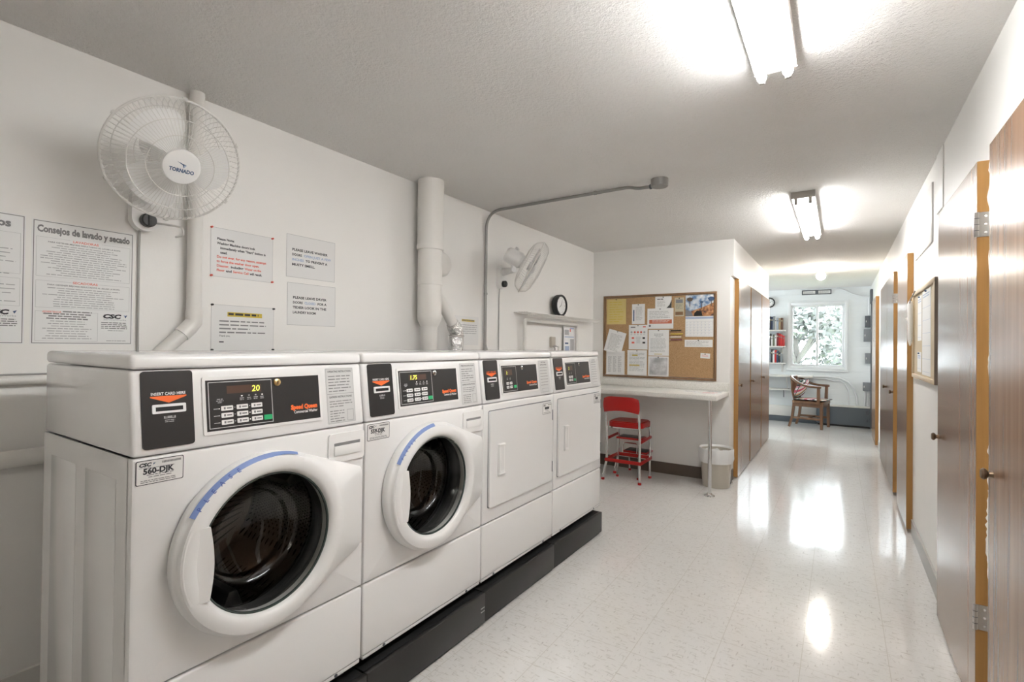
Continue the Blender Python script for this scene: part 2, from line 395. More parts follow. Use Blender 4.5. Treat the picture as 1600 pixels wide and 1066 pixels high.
# outdoors
g = MB(); g.box(-25, 25, 10.2, 60, -1.2, -1.0, GRASS); obj('ground', g, kind='structure')
def tree(x, y, h, r, seed, label):
    rnd = random.Random(seed); t = thing('broadleaf_tree', label, 'tree', (x, y, -1.0), 'trees outside the window')
    b = MB(); b.tube([(x, y, -1.0), (x+.1, y, .4), (x-.05, y+.1, h-r)], [.16, .13, .08], BARK, 8)
    for k in range(5):
        a = k*1.26+seed; b.tube([(x, y, h-r*1.4), (x+r*.6*math.cos(a), y+r*.6*math.sin(a), h-r*.6)], [.06, .03], BARK, 6)
    obj('trunk', b, t)
    f = MB(); i = f.m(LEAF)
    cl = [(x+r*.75*rnd.gauss(0, .5), y+r*.75*rnd.gauss(0, .5), h-r+r*rnd.uniform(-.9, .9), r*rnd.uniform(.25, .5)) for _ in range(22)]
    for k in range(2600):
        c = cl[k % 22]; d = Vector((rnd.gauss(0, 1), rnd.gauss(0, 1), rnd.gauss(0, 1))).normalized()*c[3]*rnd.uniform(.6, 1)
        o = Vector(c[:3])+d; a = Vector((rnd.uniform(-1, 1), rnd.uniform(-1, 1), rnd.uniform(-1, 1))).normalized(); e = a.orthogonal().normalized()*.05; w = a*.09
        n = len(f.v); f.v += [o-w, o+e, o+w, o-e]; f.f.append([n, n+1, n+2, n+3]); f.mi.append(i)
    obj('foliage', f, t)
tree(-.9, 14.2, 3.0, 1.5, 3, 'leafy tree seen through the left pane of the far window')
tree(.35, 16.5, 2.4, 1.3, 8, 'leafy tree seen low in the right pane of the far window')

# ------------------------------------------------------------------ doors
_dn = [0]
def door(face, y0, y1, z0, z1, knob=None, hinge=(), t=.035):
    """slab flat against a wall. face +1: closet side at the left of the corridor, -1: right-hand wall"""
    _dn[0] += 1
    if face < 0: xa, xb = XR-t, XR-.001
    else: xa, xb = -.861, -.822
    b = MB(); e = .0008
    b.box(xa, xb, y0, y1, z0, z1, EDGEW)
    if face < 0: b.box(xa-e, xa+.002, y0+.0005, y1, z0, z1, DOORW)
    else: b.box(xb-.002, xb+e, y0+.0005, y1, z0, z1, DOORW)
    o = obj('door_%d' % _dn[0], b, kind='structure')
    xf = xa-e if face < 0 else xb+e
    if knob:
        k = MB(); ky, kz = knob; k.lathe([(.011, 0), (.008, .010), (.016, .016), (.018, .022), (.013, .028), (0, .029)], (xf, ky, kz), (face, 0, 0), BRONZE, 16); obj('knob', k, o)
    for hz in hinge:
        h = MB(); h.tube([(xa-.002, y0-.004, hz-.042), (xa-.002, y0-.004, hz+.042)], .0065, STEEL, 10)
        h.box(xa+.001, xb-.001, y0-.003, y0, hz-.042, hz+.042, STEEL)
        for q in (-.028, 0, .028): h.lathe([(.004, 0), (.0, .0015)], (xa+.022, y0-.003, hz+q), (0, -1, 0), CHROME, 8)
        for q in (-.021, 0, .021): h.tube([(xa-.002, y0-.004, hz+q-.001), (xa-.002, y0-.004, hz+q+.001)], .0071, DKGREY, 10)
        obj('hinge', h, o)
    return o
door(-1, 1.22, 2.14, .02, 1.925, (2.085, .894))
dB = door(-1, 2.312, 3.112, .012, 1.925, (3.07, .865), (1.706, .363))
_rn = random.Random(12)
for z0_, z1_, w_ in ((.50, .80, .010), (.80, .86, .004), (1.18, 1.27, .005), (1.55, 1.62, .005), (1.76, 1.84, .007), (1.88, 1.92, .006), (.92, .95, .006)):
    b = MB(); n_z = max(4, int((z1_-z0_)/.012)); vs = []
    for i in range(n_z+1):
        z = z0_+(z1_-z0_)*i/n_z; ww = w_*_rn.uniform(.25, 1.0)*(math.sin(math.pi*min(1, max(0, i/n_z)))*.8+.2); vs += [(XR-.0035-ww, 2.3112, z), (XR-.001, 2.3112, z), (XR-.001, 2.312, z), (XR-.0035-ww, 2.312, z)]
    fs = [[4*i+k, 4*i+(k+1) % 4, 4*i+4+(k+1) % 4, 4*i+4+k] for i in range(n_z) for k in range(4)]; b.add(vs, fs, WALL); obj('paint_smear', b, dB)
door(-1, 4.42, 5.10, .03, 1.947)
door(-1, 5.47, 6.185, .03, 1.955, (5.51, .90), (1.72,))
door(-1, 6.20, 7.12, .03, 1.955, (6.26, .90))
door(-1, 8.02, 8.85, .03, 1.965)
door(-1, .22, 1.04, .02, 1.925, (.30, .89))
door(-1, -.78, .04, .02, 1.925, (-.70, .89))
door(1, 5.285, 6.045, .012, 1.948, (5.345, .905))
door(1, 6.105, 6.985, .012, 1.948, (6.17, .905))
door(1, 7.03, 7.838, .012, 1.948, (7.09, .905))

# ------------------------------------------------------------------ ceiling lights
def fixture(x, y0, y1, label, glow=None):
    t = thing('strip_light', label, 'ceiling light', (x, (y0+y1)/2, ZC), 'fluorescent strip lights')
    b = MB(); z = ZC; b.box(x-.068, x+.068, y0, y1, z-.042, z-.0005, FIXT, .004); obj('housing', b, t)
    for ye, s in ((y0, 1), (y1, -1)):
        e = MB(); e.box(x-.0685, x+.0685, ye-.002, ye+.004, z-.044, z-.001, FIXG); obj('end_cap', e, t)
        for dx in (-.041, .041):
            h = MB(); h.box(x+dx-.010, x+dx+.010, ye+s*.012-.008, ye+s*.012+.008, z-.083, z-.040, FIXG, .004); obj('lamp_holder', h, t)
    for dx in (-.041, .041):
        q = MB(); q.tube([(x+dx, y0+.021, z-.063), (x+dx, y1-.021, z-.063)], .0165, glow or LAMP, 12); obj('fluorescent_tube', q, t)
fixture(-.195, .72, 1.985, 'bare twin tube strip light on the ceiling nearest the washers')
fixture(-.203, 3.75, 5.06, 'bare twin tube strip light on the ceiling at the corridor mouth', LAMPMID)
fixture(-.195, -2.28, -1.015, 'bare twin tube strip light added on the unseen ceiling behind the camera', LAMPFILL)  # out-of-view fixture added to lift the light at the near end
t = thing('globe_light', 'round glowing bulb in a white holder on the ceiling before the far window', 'ceiling light', (-.20, 7.45, ZC))
b = MB(); b.lathe([(.055, 0), (.055, -.012), (.03, -.03), (.03, -.045)], (-.20, 7.45, ZC-.0005), (0, 0, 1), PLASTIC, 20); obj('lamp_holder', b, t)
b = MB(); b.ball((-.20, 7.45, ZC-.10), .052, BULB, sub=3); obj('globe_bulb', b, t)

# ================================================================== machines
XF, Y0, MW, ZT, ZB, ZS = -1.37, .4847, .683, 1.240, .176, .9966
XBK = -2.0
N_ = 96
ANG = [2*math.pi*k/N_ for k in range(N_)]
def rect_hit(a, c, y0, y1, z0, z1):
    dy, dz = math.cos(a), math.sin(a); t = 1e9
    if dy > 1e-9: t = min(t, (y1-c[0])/dy)
    if dy < -1e-9: t = min(t, (y0-c[0])/dy)
    if dz > 1e-9: t = min(t, (z1-c[1])/dz)
    if dz < -1e-9: t = min(t, (z0-c[1])/dz)
    return t
def loft(mb, loops, mat, capend=False):
    n = len(loops[0]); vs = [p for l in loops for p in l]; fs = []
    for i in range(len(loops)-1):
        for k in range(n): fs.append([i*n+k, i*n+(k+1) % n, (i+1)*n+(k+1) % n, (i+1)*n+k])
    if capend: fs.append([(len(loops)-1)*n+k for k in range(n)])
    mb.add(vs, fs, mat)

def machine(k, washer, label, number, digits, lock, group):
    y0 = Y0 + k*MW; ya, yb = y0+.003, y0+MW-.003
    name = 'washing_machine' if washer else 'tumble_dryer'
    t = thing(name, label, 'washing machine' if washer else 'tumble dryer', (-1.685, y0+MW/2, ZB-.033), group)
    F = (Vector((XF, y0, 0)), Vector((0, 1, 0)), Vector((0, 0, 1)), Vector((1, 0, 0)))
    # cabinet shell
    b = MB(); xs = XF-.022
    b.box(XBK, xs, ya, ya+.004, ZB, ZS-.001, ENAMEL); b.box(XBK, xs, yb-.004, yb, ZB, ZS-.001, ENAMEL)
    b.box(XBK, XBK+.004, ya+.004, yb-.004, ZB, ZS-.001, ENAMEL); b.box(XBK+.004, xs, ya+.004, yb-.004, ZB, ZB+.004, BLACK)
    if k == 0:      # pressed ribs on the bare side
        for xa, xb_ in ((-1.93, -1.73), (-1.66, -1.46)):
            b.box(xa, xb_, ya-.0009, ya, ZB+.03, ZS-.06, ENAMEL, .0006)
    obj('cabinet', b, t)
    for px in (XF-.06, XBK+.06):
        for py in (ya+.05, yb-.05):
            f = MB(); f.lathe([(.022, -.033), (.022, -.024), (.012, -.022), (.012, 0)], (px, py, ZB+.001), (0, 0, 1), BLACKP, 12, True); obj('foot', f, t)
    # lid
    b = MB(); b.solid([(XBK, ya, 1.204), (XF-.018, ya, 1.204), (XF-.018, yb, 1.204), (XBK, yb, 1.204), (XBK, ya, ZT), (XF-.024, ya, ZT), (XF-.024, yb, ZT), (XBK, yb, ZT)], ENAMEL, .011, 3); obj('top_lid', b, t)
    # control fascia, leaning back
    b = MB(); b.solid([(XBK+.002, ya, ZS+.0015), (XF, ya, ZS+.0015), (XF, yb, ZS+.0015), (XBK+.002, yb, ZS+.0015), (XBK+.002, ya, 1.2025), (XF-.026, ya, 1.2025), (XF-.026, yb, 1.2025), (XBK+.002, yb, 1.2025)], ENAMEL, .009, 3)
    con = obj('control_fascia', b, t)
    # fascia frame: v = 0 at the seam
    U = Vector((-.026, 0, .2059)).normalized(); Nn = Vector((U.z, 0, -U.x))
    C = (Vector((XF, y0, ZS)), Vector((0, 1, 0)), U, Nn)
    zz = lambda z: (z-ZS)/U.z
    # card reader
    b = MB(C); b.rrect(.024, .138, zz(1.014), zz(1.199), .008, 0, .0035, PANEL); cr = obj('card_reader', b, con)
    b = MB(C); d = .0040
    b.rrect(.045, .119, zz(1.096), zz(1.118), .003, .0035, .007, WHITEP); b.fl(.052, .112, zz(1.1015), zz(1.1115), .0072, BLACK)
    b.flat([(.042, zz(1.135)), (.082, zz(1.121)), (.122, zz(1.135)), (.122, zz(1.138)), (.042, zz(1.138))], d, ORANGE)
    b.text(.082, zz(1.1400), 'INSERT CARD HERE', .0100, WHITEP if k < 2 else ORANGE, d, 'C', .02, width=.076)
    b.fl(.070, .096, zz(1.083), zz(1.089), d, GINK); b.fl(.073, .078, zz(1.0845), zz(1.0905), d, PANEL); b.fl(.088, .093, zz(1.0845), zz(1.0905), d, PANEL); b.lines(.072, .094, zz(1.080), .004, 2, GINK, d, .5, seed=k)
    obj('card_slot', b, cr)
    # black control display
    pv0, pv1 = zz(1.037), zz(1.170)
    b = MB(C); b.rrect(.160, .515, pv0-.009, pv1+.009, .005, 0, .003, PLASTIC); b.fl(.168, .507, pv0, pv1, .0033, PANEL)
    dp = obj('display_panel', b, con); d = .0037
    ur = .350 if washer else .300
    b = MB(C); b.outline(.174, ur, pv0+.006, pv1-.005, .0018, d, SILVER)
    if washer:
        b.fl(.222, .318, zz(1.132), zz(1.153), d, LCD)
        for i in range(4): b.lines(.255, .262, zz(1.121)-0, .006, 2, GINK, d, .5, seed=i) if False else None
        for i, u in enumerate((.262, .282, .301, .320)):
            b.fl(u-.0022, u+.0022, zz(1.1225), zz(1.1255), d, LED if i in (0, 3) else GINK); b.lines(u-.006, u+.006, zz(1.119), .0045, 2, GINK, d, .5, seed=i)
        b.lines(.193, .213, zz(1.120), .0045, 3, GINK, d, .5, seed=9, centre=True)
        if k == 0: b.text(.290, zz(1.1345), digits, .0235, LIT, d+.0003, 'L', .012, .1)
        else: b.text(.226, zz(1.1345), digits, .0235, LIT, d+.0003, 'L', .012, .1)
        for j in range(3): b.fl(.186, .200, zz(1.093-j*.0185), zz(1.095-j*.0185), d, GINK)
    else:
        b.fl(.196, .262, zz(1.122), zz(1.150), d, LCD); b.text(.206, zz(1.126), digits, .0235, LIT, d+.0003, 'L', .012, .1)
        for u in (.215, .240): b.fl(u-.002, u+.002, zz(1.108), zz(1.111), d, GINK); b.lines(u-.006, u+.006, zz(1.106), .004, 2, GINK, d, .5, seed=3)
    obj('readout', b, dp, 'unlit brown segments with yellow digits')
    if washer: keys = [(.205+j*.041, 1.094-i*.0185-j*-.0005) for i in range(3) for j in range(3)]; kw, kh = .031, .0125
    else: keys = [(.203+j*.030, 1.082-i*.019) for i in range(2) for j in range(2)]; kw, kh = .021, .013
    for i, (u, z) in enumerate(keys):
        b = MB(C); b.rrect(u, u+kw, zz(z)-kh/2, zz(z)+kh/2, .002, .0033, .0052, PLASTW)
        b.fl(u+kw*.2, u+kw*.36, zz(z)-.003, zz(z)+.003, .0054, MINK); b.fl(u+kw*.45, u+kw*.88, zz(z)-.0018, zz(z)+.0018, .0054, MINK)
        if washer: b.fl(u-.0062, u-.0032, zz(z)-.0012, zz(z)+.0012, d, LED if i in (0, 5, 8) else GINK)
        obj('button', b, dp)
    b = MB(C); gu = (.322 if washer else .268); gz = 1.058 if washer else 1.063
    b.rrect(gu, gu+.024, zz(gz)-.007, zz(gz)+.007, .002, .0033, .0052, GREEN); obj('start_button', b, dp, 'green start button')
    b = MB(C); lu = .366 if washer else .352
    b.lathe([(.0105, 0), (.0105, .005), (.008, .0065), (0, .0065)], C[0]+C[1]*lu+C[2]*zz(1.155)+C[3]*.003, Nn, lock, 20); b.fl(lu-.0012, lu+.0012, zz(1.1505), zz(1.1595), .0100, BLACK); obj('key_lock', b, dp)
    b = MB(C); b.text(.497, zz(1.071), 'Speed Queen', .0185, ORANGE, d, 'R', .06, .05, width=.090 if washer else .104)
    b.text(.497, zz(1.0585), 'Commercial Washer' if washer else 'Commercial Dryer', .0125, WHITEP, d, 'R', .012, width=.080)
    obj('brand_lettering', b, dp, 'orange and white brand lettering')
    # instruction sticker
    b = MB(C); s0, s1 = .535, .645; b.rrect(s0, s1, zz(1.010), zz(1.190), .003, 0, .0006, SILVER); b.outline(s0+.002, s1-.002, zz(1.012), zz(1.188), .0012, .0008, GINK)
    b.text((s0+s1)/2, zz(1.176), 'OPERATING INSTRUCTIONS' if washer else 'DRYING', .0085, INK, .0009, 'C', .02, width=.092 if washer else .05)
    if washer:
        b.lines(s0+.010, s1-.012, zz(1.165), .0098, 6, MINK, .0009, .32, seed=k); b.fl(s0+.003, s1-.003, zz(1.1055), zz(1.1065), .0009, MINK)
        b.text((s0+s1)/2, zz(1.093), 'EXPRESS INSTRUCTIONS', .0085, INK, .0009, 'C', .02, width=.088)
        b.lines(s0+.010, s1-.010, zz(1.083), .0082, 3, MINK, .0009, .32, seed=k+5); b.lines(s0+.010, s1-.040, zz(1.052), .0082, 5, MINK, .0009, .32, seed=k+7)
        b.outline(s1-.034, s1-.008, zz(1.016), zz(1.052), .001, .0009, MINK)
    else:
        b.text((s0+s1)/2, zz(1.162), 'INSTRUCTIONS', .0085, INK, .0009, 'C', .02, width=.07)
        for i in range(7): b.lines(s0+.012, s1-.012, zz(1.150-i*.016), .006, 1, MINK, .0009, .4, seed=k+i)
        b.outline(s0+.020, s1-.020, zz(1.016), zz(1.034), .001, .0009, MINK)
    obj('instruction_sticker', b, con, 'grey instruction sticker')
    # lower panel
    b = MB(); b.box(XF-.030, XF, ya, yb, ZB+.014, .4355, ENAMEL, .007, 3); lp = obj('lower_panel', b, t)
    b = MB(); b.box(XF-.028, XF-.004, ya+.004, yb-.004, ZB, ZB+.013, ENAMEL, .002)
    for sy in (ya+.10, yb-.10): b.lathe([(.006, 0), (.006, .002), (0, .003)], (XF-.004, sy, ZB+.007), (1, 0, 0), DKGREY, 10)
    obj('kick_strip', b, lp)
    if washer:
        cy, cz = y0+.320, .719
        # front panel with door opening
        b = MB(); zl, zh = .4405, ZS-.001
        ang = sorted(ANG + [math.atan2(z-cz, y-cy) % (2*math.pi) for y in (ya, yb) for z in (zl, zh)])
        def L(x, ins): return [(x, cy+rect_hit(a, (cy, cz), ya+ins, yb-ins, zl+ins, zh-ins)*math.cos(a), cz+rect_hit(a, (cy, cz), ya+ins, yb-ins, zl+ins, zh-ins)*math.sin(a)) for a in ang]
        def Cc(x, r): return [(x, cy+r*math.cos(a), cz+r*math.sin(a)) for a in ang]
        loft(b, [L(XF-.025, 0), L(XF-.008, 0), L(XF-.003, .002), L(XF, .008), Cc(XF, .212), Cc(XF-.025, .212)], ENAMEL); obj('front_panel', b, t)
        # drum and gasket
        b = MB(); b.lathe([(.213, 0), (.203, -.01), (.200, -.05), (.216, -.07), (.216, -.085)], (XF-.004, cy, cz), (1, 0, 0), RUBBER, 48); obj('door_gasket', b, t)
        b = MB(); b.lathe([(.205, -.075), (.250, -.09), (.255, -.12), (.255, -.46), (.24, -.48), (.12, -.49), (0, -.47)], (XF, cy, cz), (1, 0, 0), DRUM, 64)
        for q in range(3):
            a = q*2.094+.5; ca, sa = math.cos(a), math.sin(a); wv = Vector((0, -sa, ca))*.035; rd = Vector((0, ca, sa)); o_ = Vector((XF, cy, cz))
            c8 = []
            for hgt, ww in ((.25, 1.0), (.19, .35)):
                for xx in (-.14, -.44): c8 += [o_+Vector((xx, 0, 0))+rd*hgt+wv*ww*(1 if xx == -.14 else -1), o_+Vector((xx, 0, 0))+rd*hgt+wv*ww*(-1 if xx == -.14 else 1)]
            b.solid([c8[0], c8[1], c8[2], c8[3], c8[4], c8[5], c8[6], c8[7]], STEEL, .006)
        obj('drum', b, t)
        # door: round ring that runs out to a straight hinge edge on the right
        RC = .247; ey, et, eb = .341, .135, -.125       # hinge edge relative to the centre
        def rout(a):
            best = RC; ca, sa = math.cos(a), math.sin(a)
            if ca > 0:
                # hull of circle and hinge edge: sample supporting segments
                for (py, pz) in ((ey, et), (ey, eb)):
                    D = math.hypot(py, pz); ph = math.atan2(pz, py); al = math.acos(RC/D); th = ph + (al if pz > 0 else -al)
                    q0 = (RC*math.cos(th), RC*math.sin(th)); dx, dz = py-q0[0], pz-q0[1]
                    den = ca*dz - sa*dx
                    if abs(den) > 1e-9:
                        tt = (q0[0]*dz - q0[1]*dx)/den; ss = (ca*q0[1]-sa*q0[0])/(-den) if False else None
                        hx, hz = tt*ca, tt*sa
                        lo, hi = sorted((q0[1], pz))
                        if tt > best and lo-1e-6 <= hz <= hi+1e-6: best = tt
                tt = ey/ca
                if eb <= tt*sa <= et and tt > best: best = tt
            return best
        RO = [rout(a) for a in ANG]
        fl_ = [min(1, (r-RC)/.05) for r in RO]
        def LP(rf, hf): return [(XF+hf(i), cy+rf(i)*math.cos(a), cz+rf(i)*math.sin(a)) for i, a in enumerate(ANG)]
        he = lambda i: .040 - .018*fl_[i]
        loops = [LP(lambda i: RO[i]-.006, lambda i: .002), LP(lambda i: RO[i]-.002, lambda i: .010), LP(lambda i: RO[i], lambda i: he(i)-.010), LP(lambda i: RO[i]-.003, lambda i: he(i)-.003), LP(lambda i: RO[i]-.008, lambda i: he(i)),
                 LP(lambda i: min(RO[i]-.010, RC-.004), lambda i: .047), LP(lambda i: RC-.012, lambda i: .0545), LP(lambda i: RC-.024, lambda i: .059), LP(lambda i: .212, lambda i: .060), LP(lambda i: .201, lambda i: .058), LP(lambda i: .193, lambda i: .052), LP(lambda i: .188, lambda i: .042), LP(lambda i: .187, lambda i: .015)]
        b = MB(); loft(b, loops, PLASTIC); dr = obj('door', b, t, angle=50)
        b = MB(); b.lathe([(.188, .040), (.184, .041), (.180, .034), (.178, .022), (.170, .012), (.160, -.012), (.150, -.05), (.140, -.062), (.125, -.070), (.118, -.084), (.09, -.100), (.05, -.108), (0, -.11)], (XF, cy, cz), (1, 0, 0), BOWL, 64); obj('glass_bowl', b, dr)
        b = MB(); b.lathe([(.1890, .043), (.1865, .0445), (.184, .0435), (.183, .038)], (XF, cy, cz), (1, 0, 0), RIMG, 64); obj('glass_rim', b, dr)
        # pull: a flat scoop across the left of the ring
        b = MB(); rows, cols = 13, 8; vs = []; fs = []
        for i in range(rows):
            v = i/(rows-1); z = cz-.092+.184*v; dz = z-cz
            inner = cy-.171+.010*math.sin(math.pi*v); outer = cy-math.sqrt(max(0, (RC-.016)**2-dz**2))
            for j in range(cols):
                u = j/(cols-1); y = outer+(inner-outer)*u
                vs.append((XF+.0575+.0065*u-.008*math.sin(math.pi*v)*math.sin(math.pi*min(1, u*1.05))*.6, y, z))
            vs.append((XF+.030, inner-.001, z))
        cn = cols+1
        for i in range(rows-1):
            for j in range(cn-1): fs.append([i*cn+j, i*cn+j+1, (i+1)*cn+j+1, (i+1)*cn+j])
        n0 = len(vs)
        for i in (0, rows-1):       # close the top and bottom of the pull
            ring = [i*cn+j for j in range(cn)]; base = []
            for j in range(cn):
                p = vs[i*cn+j]; vs.append((XF+.030, p[1], p[2])); base.append(len(vs)-1)
            for j in range(cn-1): fs.append([ring[j], ring[j+1], base[j+1], base[j]])
        b.add(vs, fs, PLASTIC); obj('pull_handle', b, dr, angle=40)
        # blue tape on the ring, with marker writing
        b = MB(); a0, a1 = (math.radians(150), math.radians(72)) if k == 0 else (math.radians(150), math.radians(95)); n = 26; vs = []; fs = []
        for i in range(n+1):
            a = a0+(a1-a0)*i/n; tp = 1.0 if k else 1-.8*max(0, (i/n-.55)/.45)
            for r, h in ((RC-.003-.0135*tp, .0555-.005*(1-tp)), (RC-.0075, .0525), (RC-.0005, .0455)): vs.append((XF+h, cy+r*math.cos(a), cz+r*math.sin(a)))
        for i in range(n):
            for j in range(2): fs.append([i*3+j, i*3+j+1, i*3+j+4, i*3+j+3])
        b.add(vs, fs, TAPE)
        for i, chh in enumerate('PLEASE'):
            a = a0-.10-(.105 if k == 0 else .07)*i; r = RC-.0160
            O_ = Vector((XF+.0565, cy+r*math.cos(a), cz+r*math.sin(a))); rt = Vector((0, math.sin(a), -math.cos(a))); up = Vector((-.55, math.cos(a), math.sin(a))).normalized()
            b.fr = (O_, rt, up, rt.cross(up)); b.text(0, .002, chh, .016 if k == 0 else .012, TAPEI, .0006, 'C', .02)
        obj('blue_tape', b, dr, 'strip of blue masking tape with marker writing')
        # detergent drawer
        b = MB(F); b.rrect(.533, .674, .884, .978, .010, .0, .0075, PLASTIC, 5); dd = obj('detergent_drawer', b, t)
        b = MB(F); b.rect(.551, .657, .906, .938, .0074, .012, PLASTIC, .004); b.fl(.552, .656, .938, .9475, .0078, MINK); obj('drawer_pull', b, dd)
        # number sticker
        b = MB(F); x0, x1, z0, z1 = .010, .112, .932, .990
    else:
        b = MB(); b.box(XF-.030, XF, ya, yb, .4405, ZS-.001, ENAMEL, .007, 3); obj('front_panel', b, t)
        b = MB(F); b.rrect(.041, .649, .507, .964, .012, 0, .0008, DKGREY, 5); b.rrect(.044, .646, .510, .961, .011, .0, .011, ENAMEL, 5); dr = obj('dryer_door', b, t)  # dark grey rim behind the door stands in for its seam shadow
        b = MB(F); b.rrect(.108, .164, .650, .800, .004, .011, .0145, PLASTIC); b.rect(.112, .128, .655, .795, .0143, .019, PLASTIC, .004); b.rrect(.132, .158, .668, .784, .004, .0148, .0152, ENAMEL)
        b.rect(.110, .163, .787, .799, .0143, .021, PLASTIC, .004); b.rect(.110, .163, .651, .663, .0143, .021, PLASTIC, .004); obj('door_handle', b, dr)
        for z in (.88, .588):
            b = MB(F); b.rect(.647, .654, z-.030, z+.030, .0005, .013, DKGREY, .002); obj('hinge', b, dr)
        b = MB(F); x0, x1, z0, z1 = .535, .632, .893, .952
    e = .0005 if washer else .0115
    b.rrect(x0, x1, z0, z1, .004, e-.0004, e, INK); b.rrect(x0+.0018, x1-.0018, z0+.0018, z1-.0018, .003, e, e+.0003, LABEL); q = e+.0006
    b.text(x0+.006, z1-.0145, 'CSC', .0115, INK, q, 'L', .06, .2, width=.026); b.flat([(x0+.036, z1-.013), (x0+.041, z1-.0075), (x0+.036, z1-.008)], q, NAVY); b.lines(x0+.006, x0+.034, z1-.0165, .0028, 1, GINK, q, .6)
    for i in range(16): b.fl(x0+.055+i*.0026, x0+.0565+i*.0026, z1-.0115, z1-.0065, q, INK)
    
    if washer: b.text((x0+x1)/2-.003, z0+.0255, number, .0185, INK, q, 'C', .045, width=.066)
    else: b.lines(x0+.022, x1-.026, z0+.0385, .018, 1, INK, q, .7, seed=k)
    b.lines(x0+.02, x1-.02, z1-.0185, .003, 1, MINK, q, .5, seed=k)
    b.lines(x0+.022, x1-.022, z0+.0235, .005, 2, MINK, q, .4, seed=k+2, centre=True); b.lines(x0+.010, x1-.010, z0+.011, .004, 2, MINK, q, .5, seed=k+4)
    obj('number_sticker', b, t, 'white sticker with black number')
    return t
machine(0, True, 'white front-loading washer nearest the camera, yellow 20 on its display', '560-DJK', '20', BRASS, 'front-loading washers')
machine(1, True, 'white front-loading washer second in the row, perforated steel drum showing through its door', '559-DJK', '1.75', CHROME, 'front-loading washers')
machine(2, False, 'white tumble dryer with square door, third in the row beside the washer', None, '1:', CHROME, 'tumble dryers')
machine(3, False, 'white tumble dryer with square door, last in the row by the step stool', None, '2', CHROME, 'tumble dryers')
for k in range(4):
    lab = ('black plinth under the washer nearest the camera', 'black plinth under the second washer, two pale scuffs at its end', 'black plinth under the third machine, a dryer', 'black plinth under the last dryer, its end showing by the floor')[k]
    y0 = Y0+k*MW-(.016 if k == 3 else 0); dx = (.006, .004, 0, -.002)[k]; b = MB(); xf = -1.346+dx
    ye_ = y0+MW-(.018 if k == 2 else .002); b.box(xf-.022, xf, y0+.002, ye_, .010, .143, PLINTH, .003); b.box(XBK+.02, xf-.022, y0+.004, ye_-.002, .010, .142, BLACK); b.box(XBK+.03, xf-.010, y0+.02, y0+MW-.03, 0, .0105, BLACK)
    if k == 1:
        for z in (.080, .064): b.box(xf-.0005, xf+.0006, y0+MW-.035, y0+MW-.008, z, z+.004, GINK)
    obj('machine_plinth', b, None, lab, 'plinth', 'black plinths under the machines')

# ================================================================== left wall: pipes
def smooth_path(pts, r=.05, n=5):
    P = [Vector(p) for p in pts]; out = [P[0]]
    for i in range(1, len(P)-1):
        a = (P[i-1]-P[i]); c = (P[i+1]-P[i]); q = min(r, a.length*.45, c.length*.45); s, e = P[i]+a.normalized()*q, P[i]+c.normalized()*q
        for k in range(n+1):
            t = k/n; out.append(s*(1-t)**2+P[i]*2*t*(1-t)+e*t*t)
    return out+[P[-1]]
t = thing('drain_vent_pipe', 'white vertical pipe from the ceiling behind the large fan, with an angled elbow', 'pipe', (-2.222, 1.0, 1.05))
b = MB(); px, py = -2.222, .997
b.tube(smooth_path([(px, py, ZC-.0005), (px, py, 1.345), (px, py-.30, 1.045)], .035), .027, PVC, 16); obj('pipe_run', b, t)
b = MB(); b.tube([(px, py, 1.40), (px, py, 1.375), (px, py, 1.352), (px, py-.018, 1.328), (px, py-.045, 1.30)], .031, PVC, 16); obj('elbow_fitting', b, t)
b = MB(); b.tube([(-2.232, -3.1, .892), (-2.232, 1.6, .884)], .028, PVC, 14); obj('waste_pipe', b, None, 'fat white pipe running low along the wall beside the nearest washer', 'pipe')
b = MB(); b.tube([(-2.2445, .367, 1.140), (-2.2445, .62, 1.140)], .0155, PVC, 12); b.tube([(-2.257, .367, 1.158), (-2.257, .62, 1.158)], .0028, GREYW, 6); obj('supply_pipe', b, None, 'slim white pipe along the wall level with the washer top', 'pipe')
t = thing('valve_box', 'white wall valve box beside the washers', 'valve box', (XL, .31, 1.07)); b = MB(); b.box(XL, XL+.03, .255, .365, 1.065, 1.165, PVC, .008); obj('box_body', b, t)
for y in (.285, .335):
    b = MB(); b.lathe([(.010, 0), (.010, .02), (.016, .022), (.016, .032), (0, .033)], (XL+.03, y, 1.13), (1, 0, 0), GALV, 12); obj('valve_knob', b, t)

# dryer vent duct
t = thing('vent_duct', 'fat white vertical duct from the ceiling behind the dryers, stepped narrower at the bottom', 'duct', (-2.155, 2.335, .95))
cx, cy = -2.155, 2.335
b = MB(); b.lathe([(.082, ZC-.0005), (.081, 1.885)], (cx, cy, 0), (0, 0, 1), PVC, 32); obj('upper_section', b, t)
b = MB(); b.lathe([(.0835, 1.895), (.0845, 1.890), (.0845, 1.868), (.0835, 1.863), (.076, 1.862)], (cx, cy, 0), (0, 0, 1), PVC, 32); obj('collar', b, t)
b = MB(); b.lathe([(.076, 1.87), (.076, 1.655), (.0775, 1.652), (.0775, 1.645), (.075, 1.642), (.075, 1.445), (.072, 1.42), (.055, 1.385), (.053, 1.38), (.053, .95)], (cx, cy, 0), (0, 0, 1), PVC, 32); obj('lower_section', b, t)
b = MB(); b.tube([(cx-.02, cy+.02, 1.66), (cx, cy+.14, 1.515), (cx, cy+.235, 1.40)], .036, PVC, 16); obj('branch_pipe', b, t)
b = MB(); b.tube([(cx, cy+.222, 1.415), (cx, cy+.235, 1.400), (cx+.005, cy+.252, 1.372), (cx+.005, cy+.262, 1.345), (cx+.005, cy+.258, 1.300), (cx+.005, cy+.252, 1.20), (cx+.005, cy+.25, 1.02)], [.042, .047, .050, .047, .050, .048, .048], FOIL, 18)
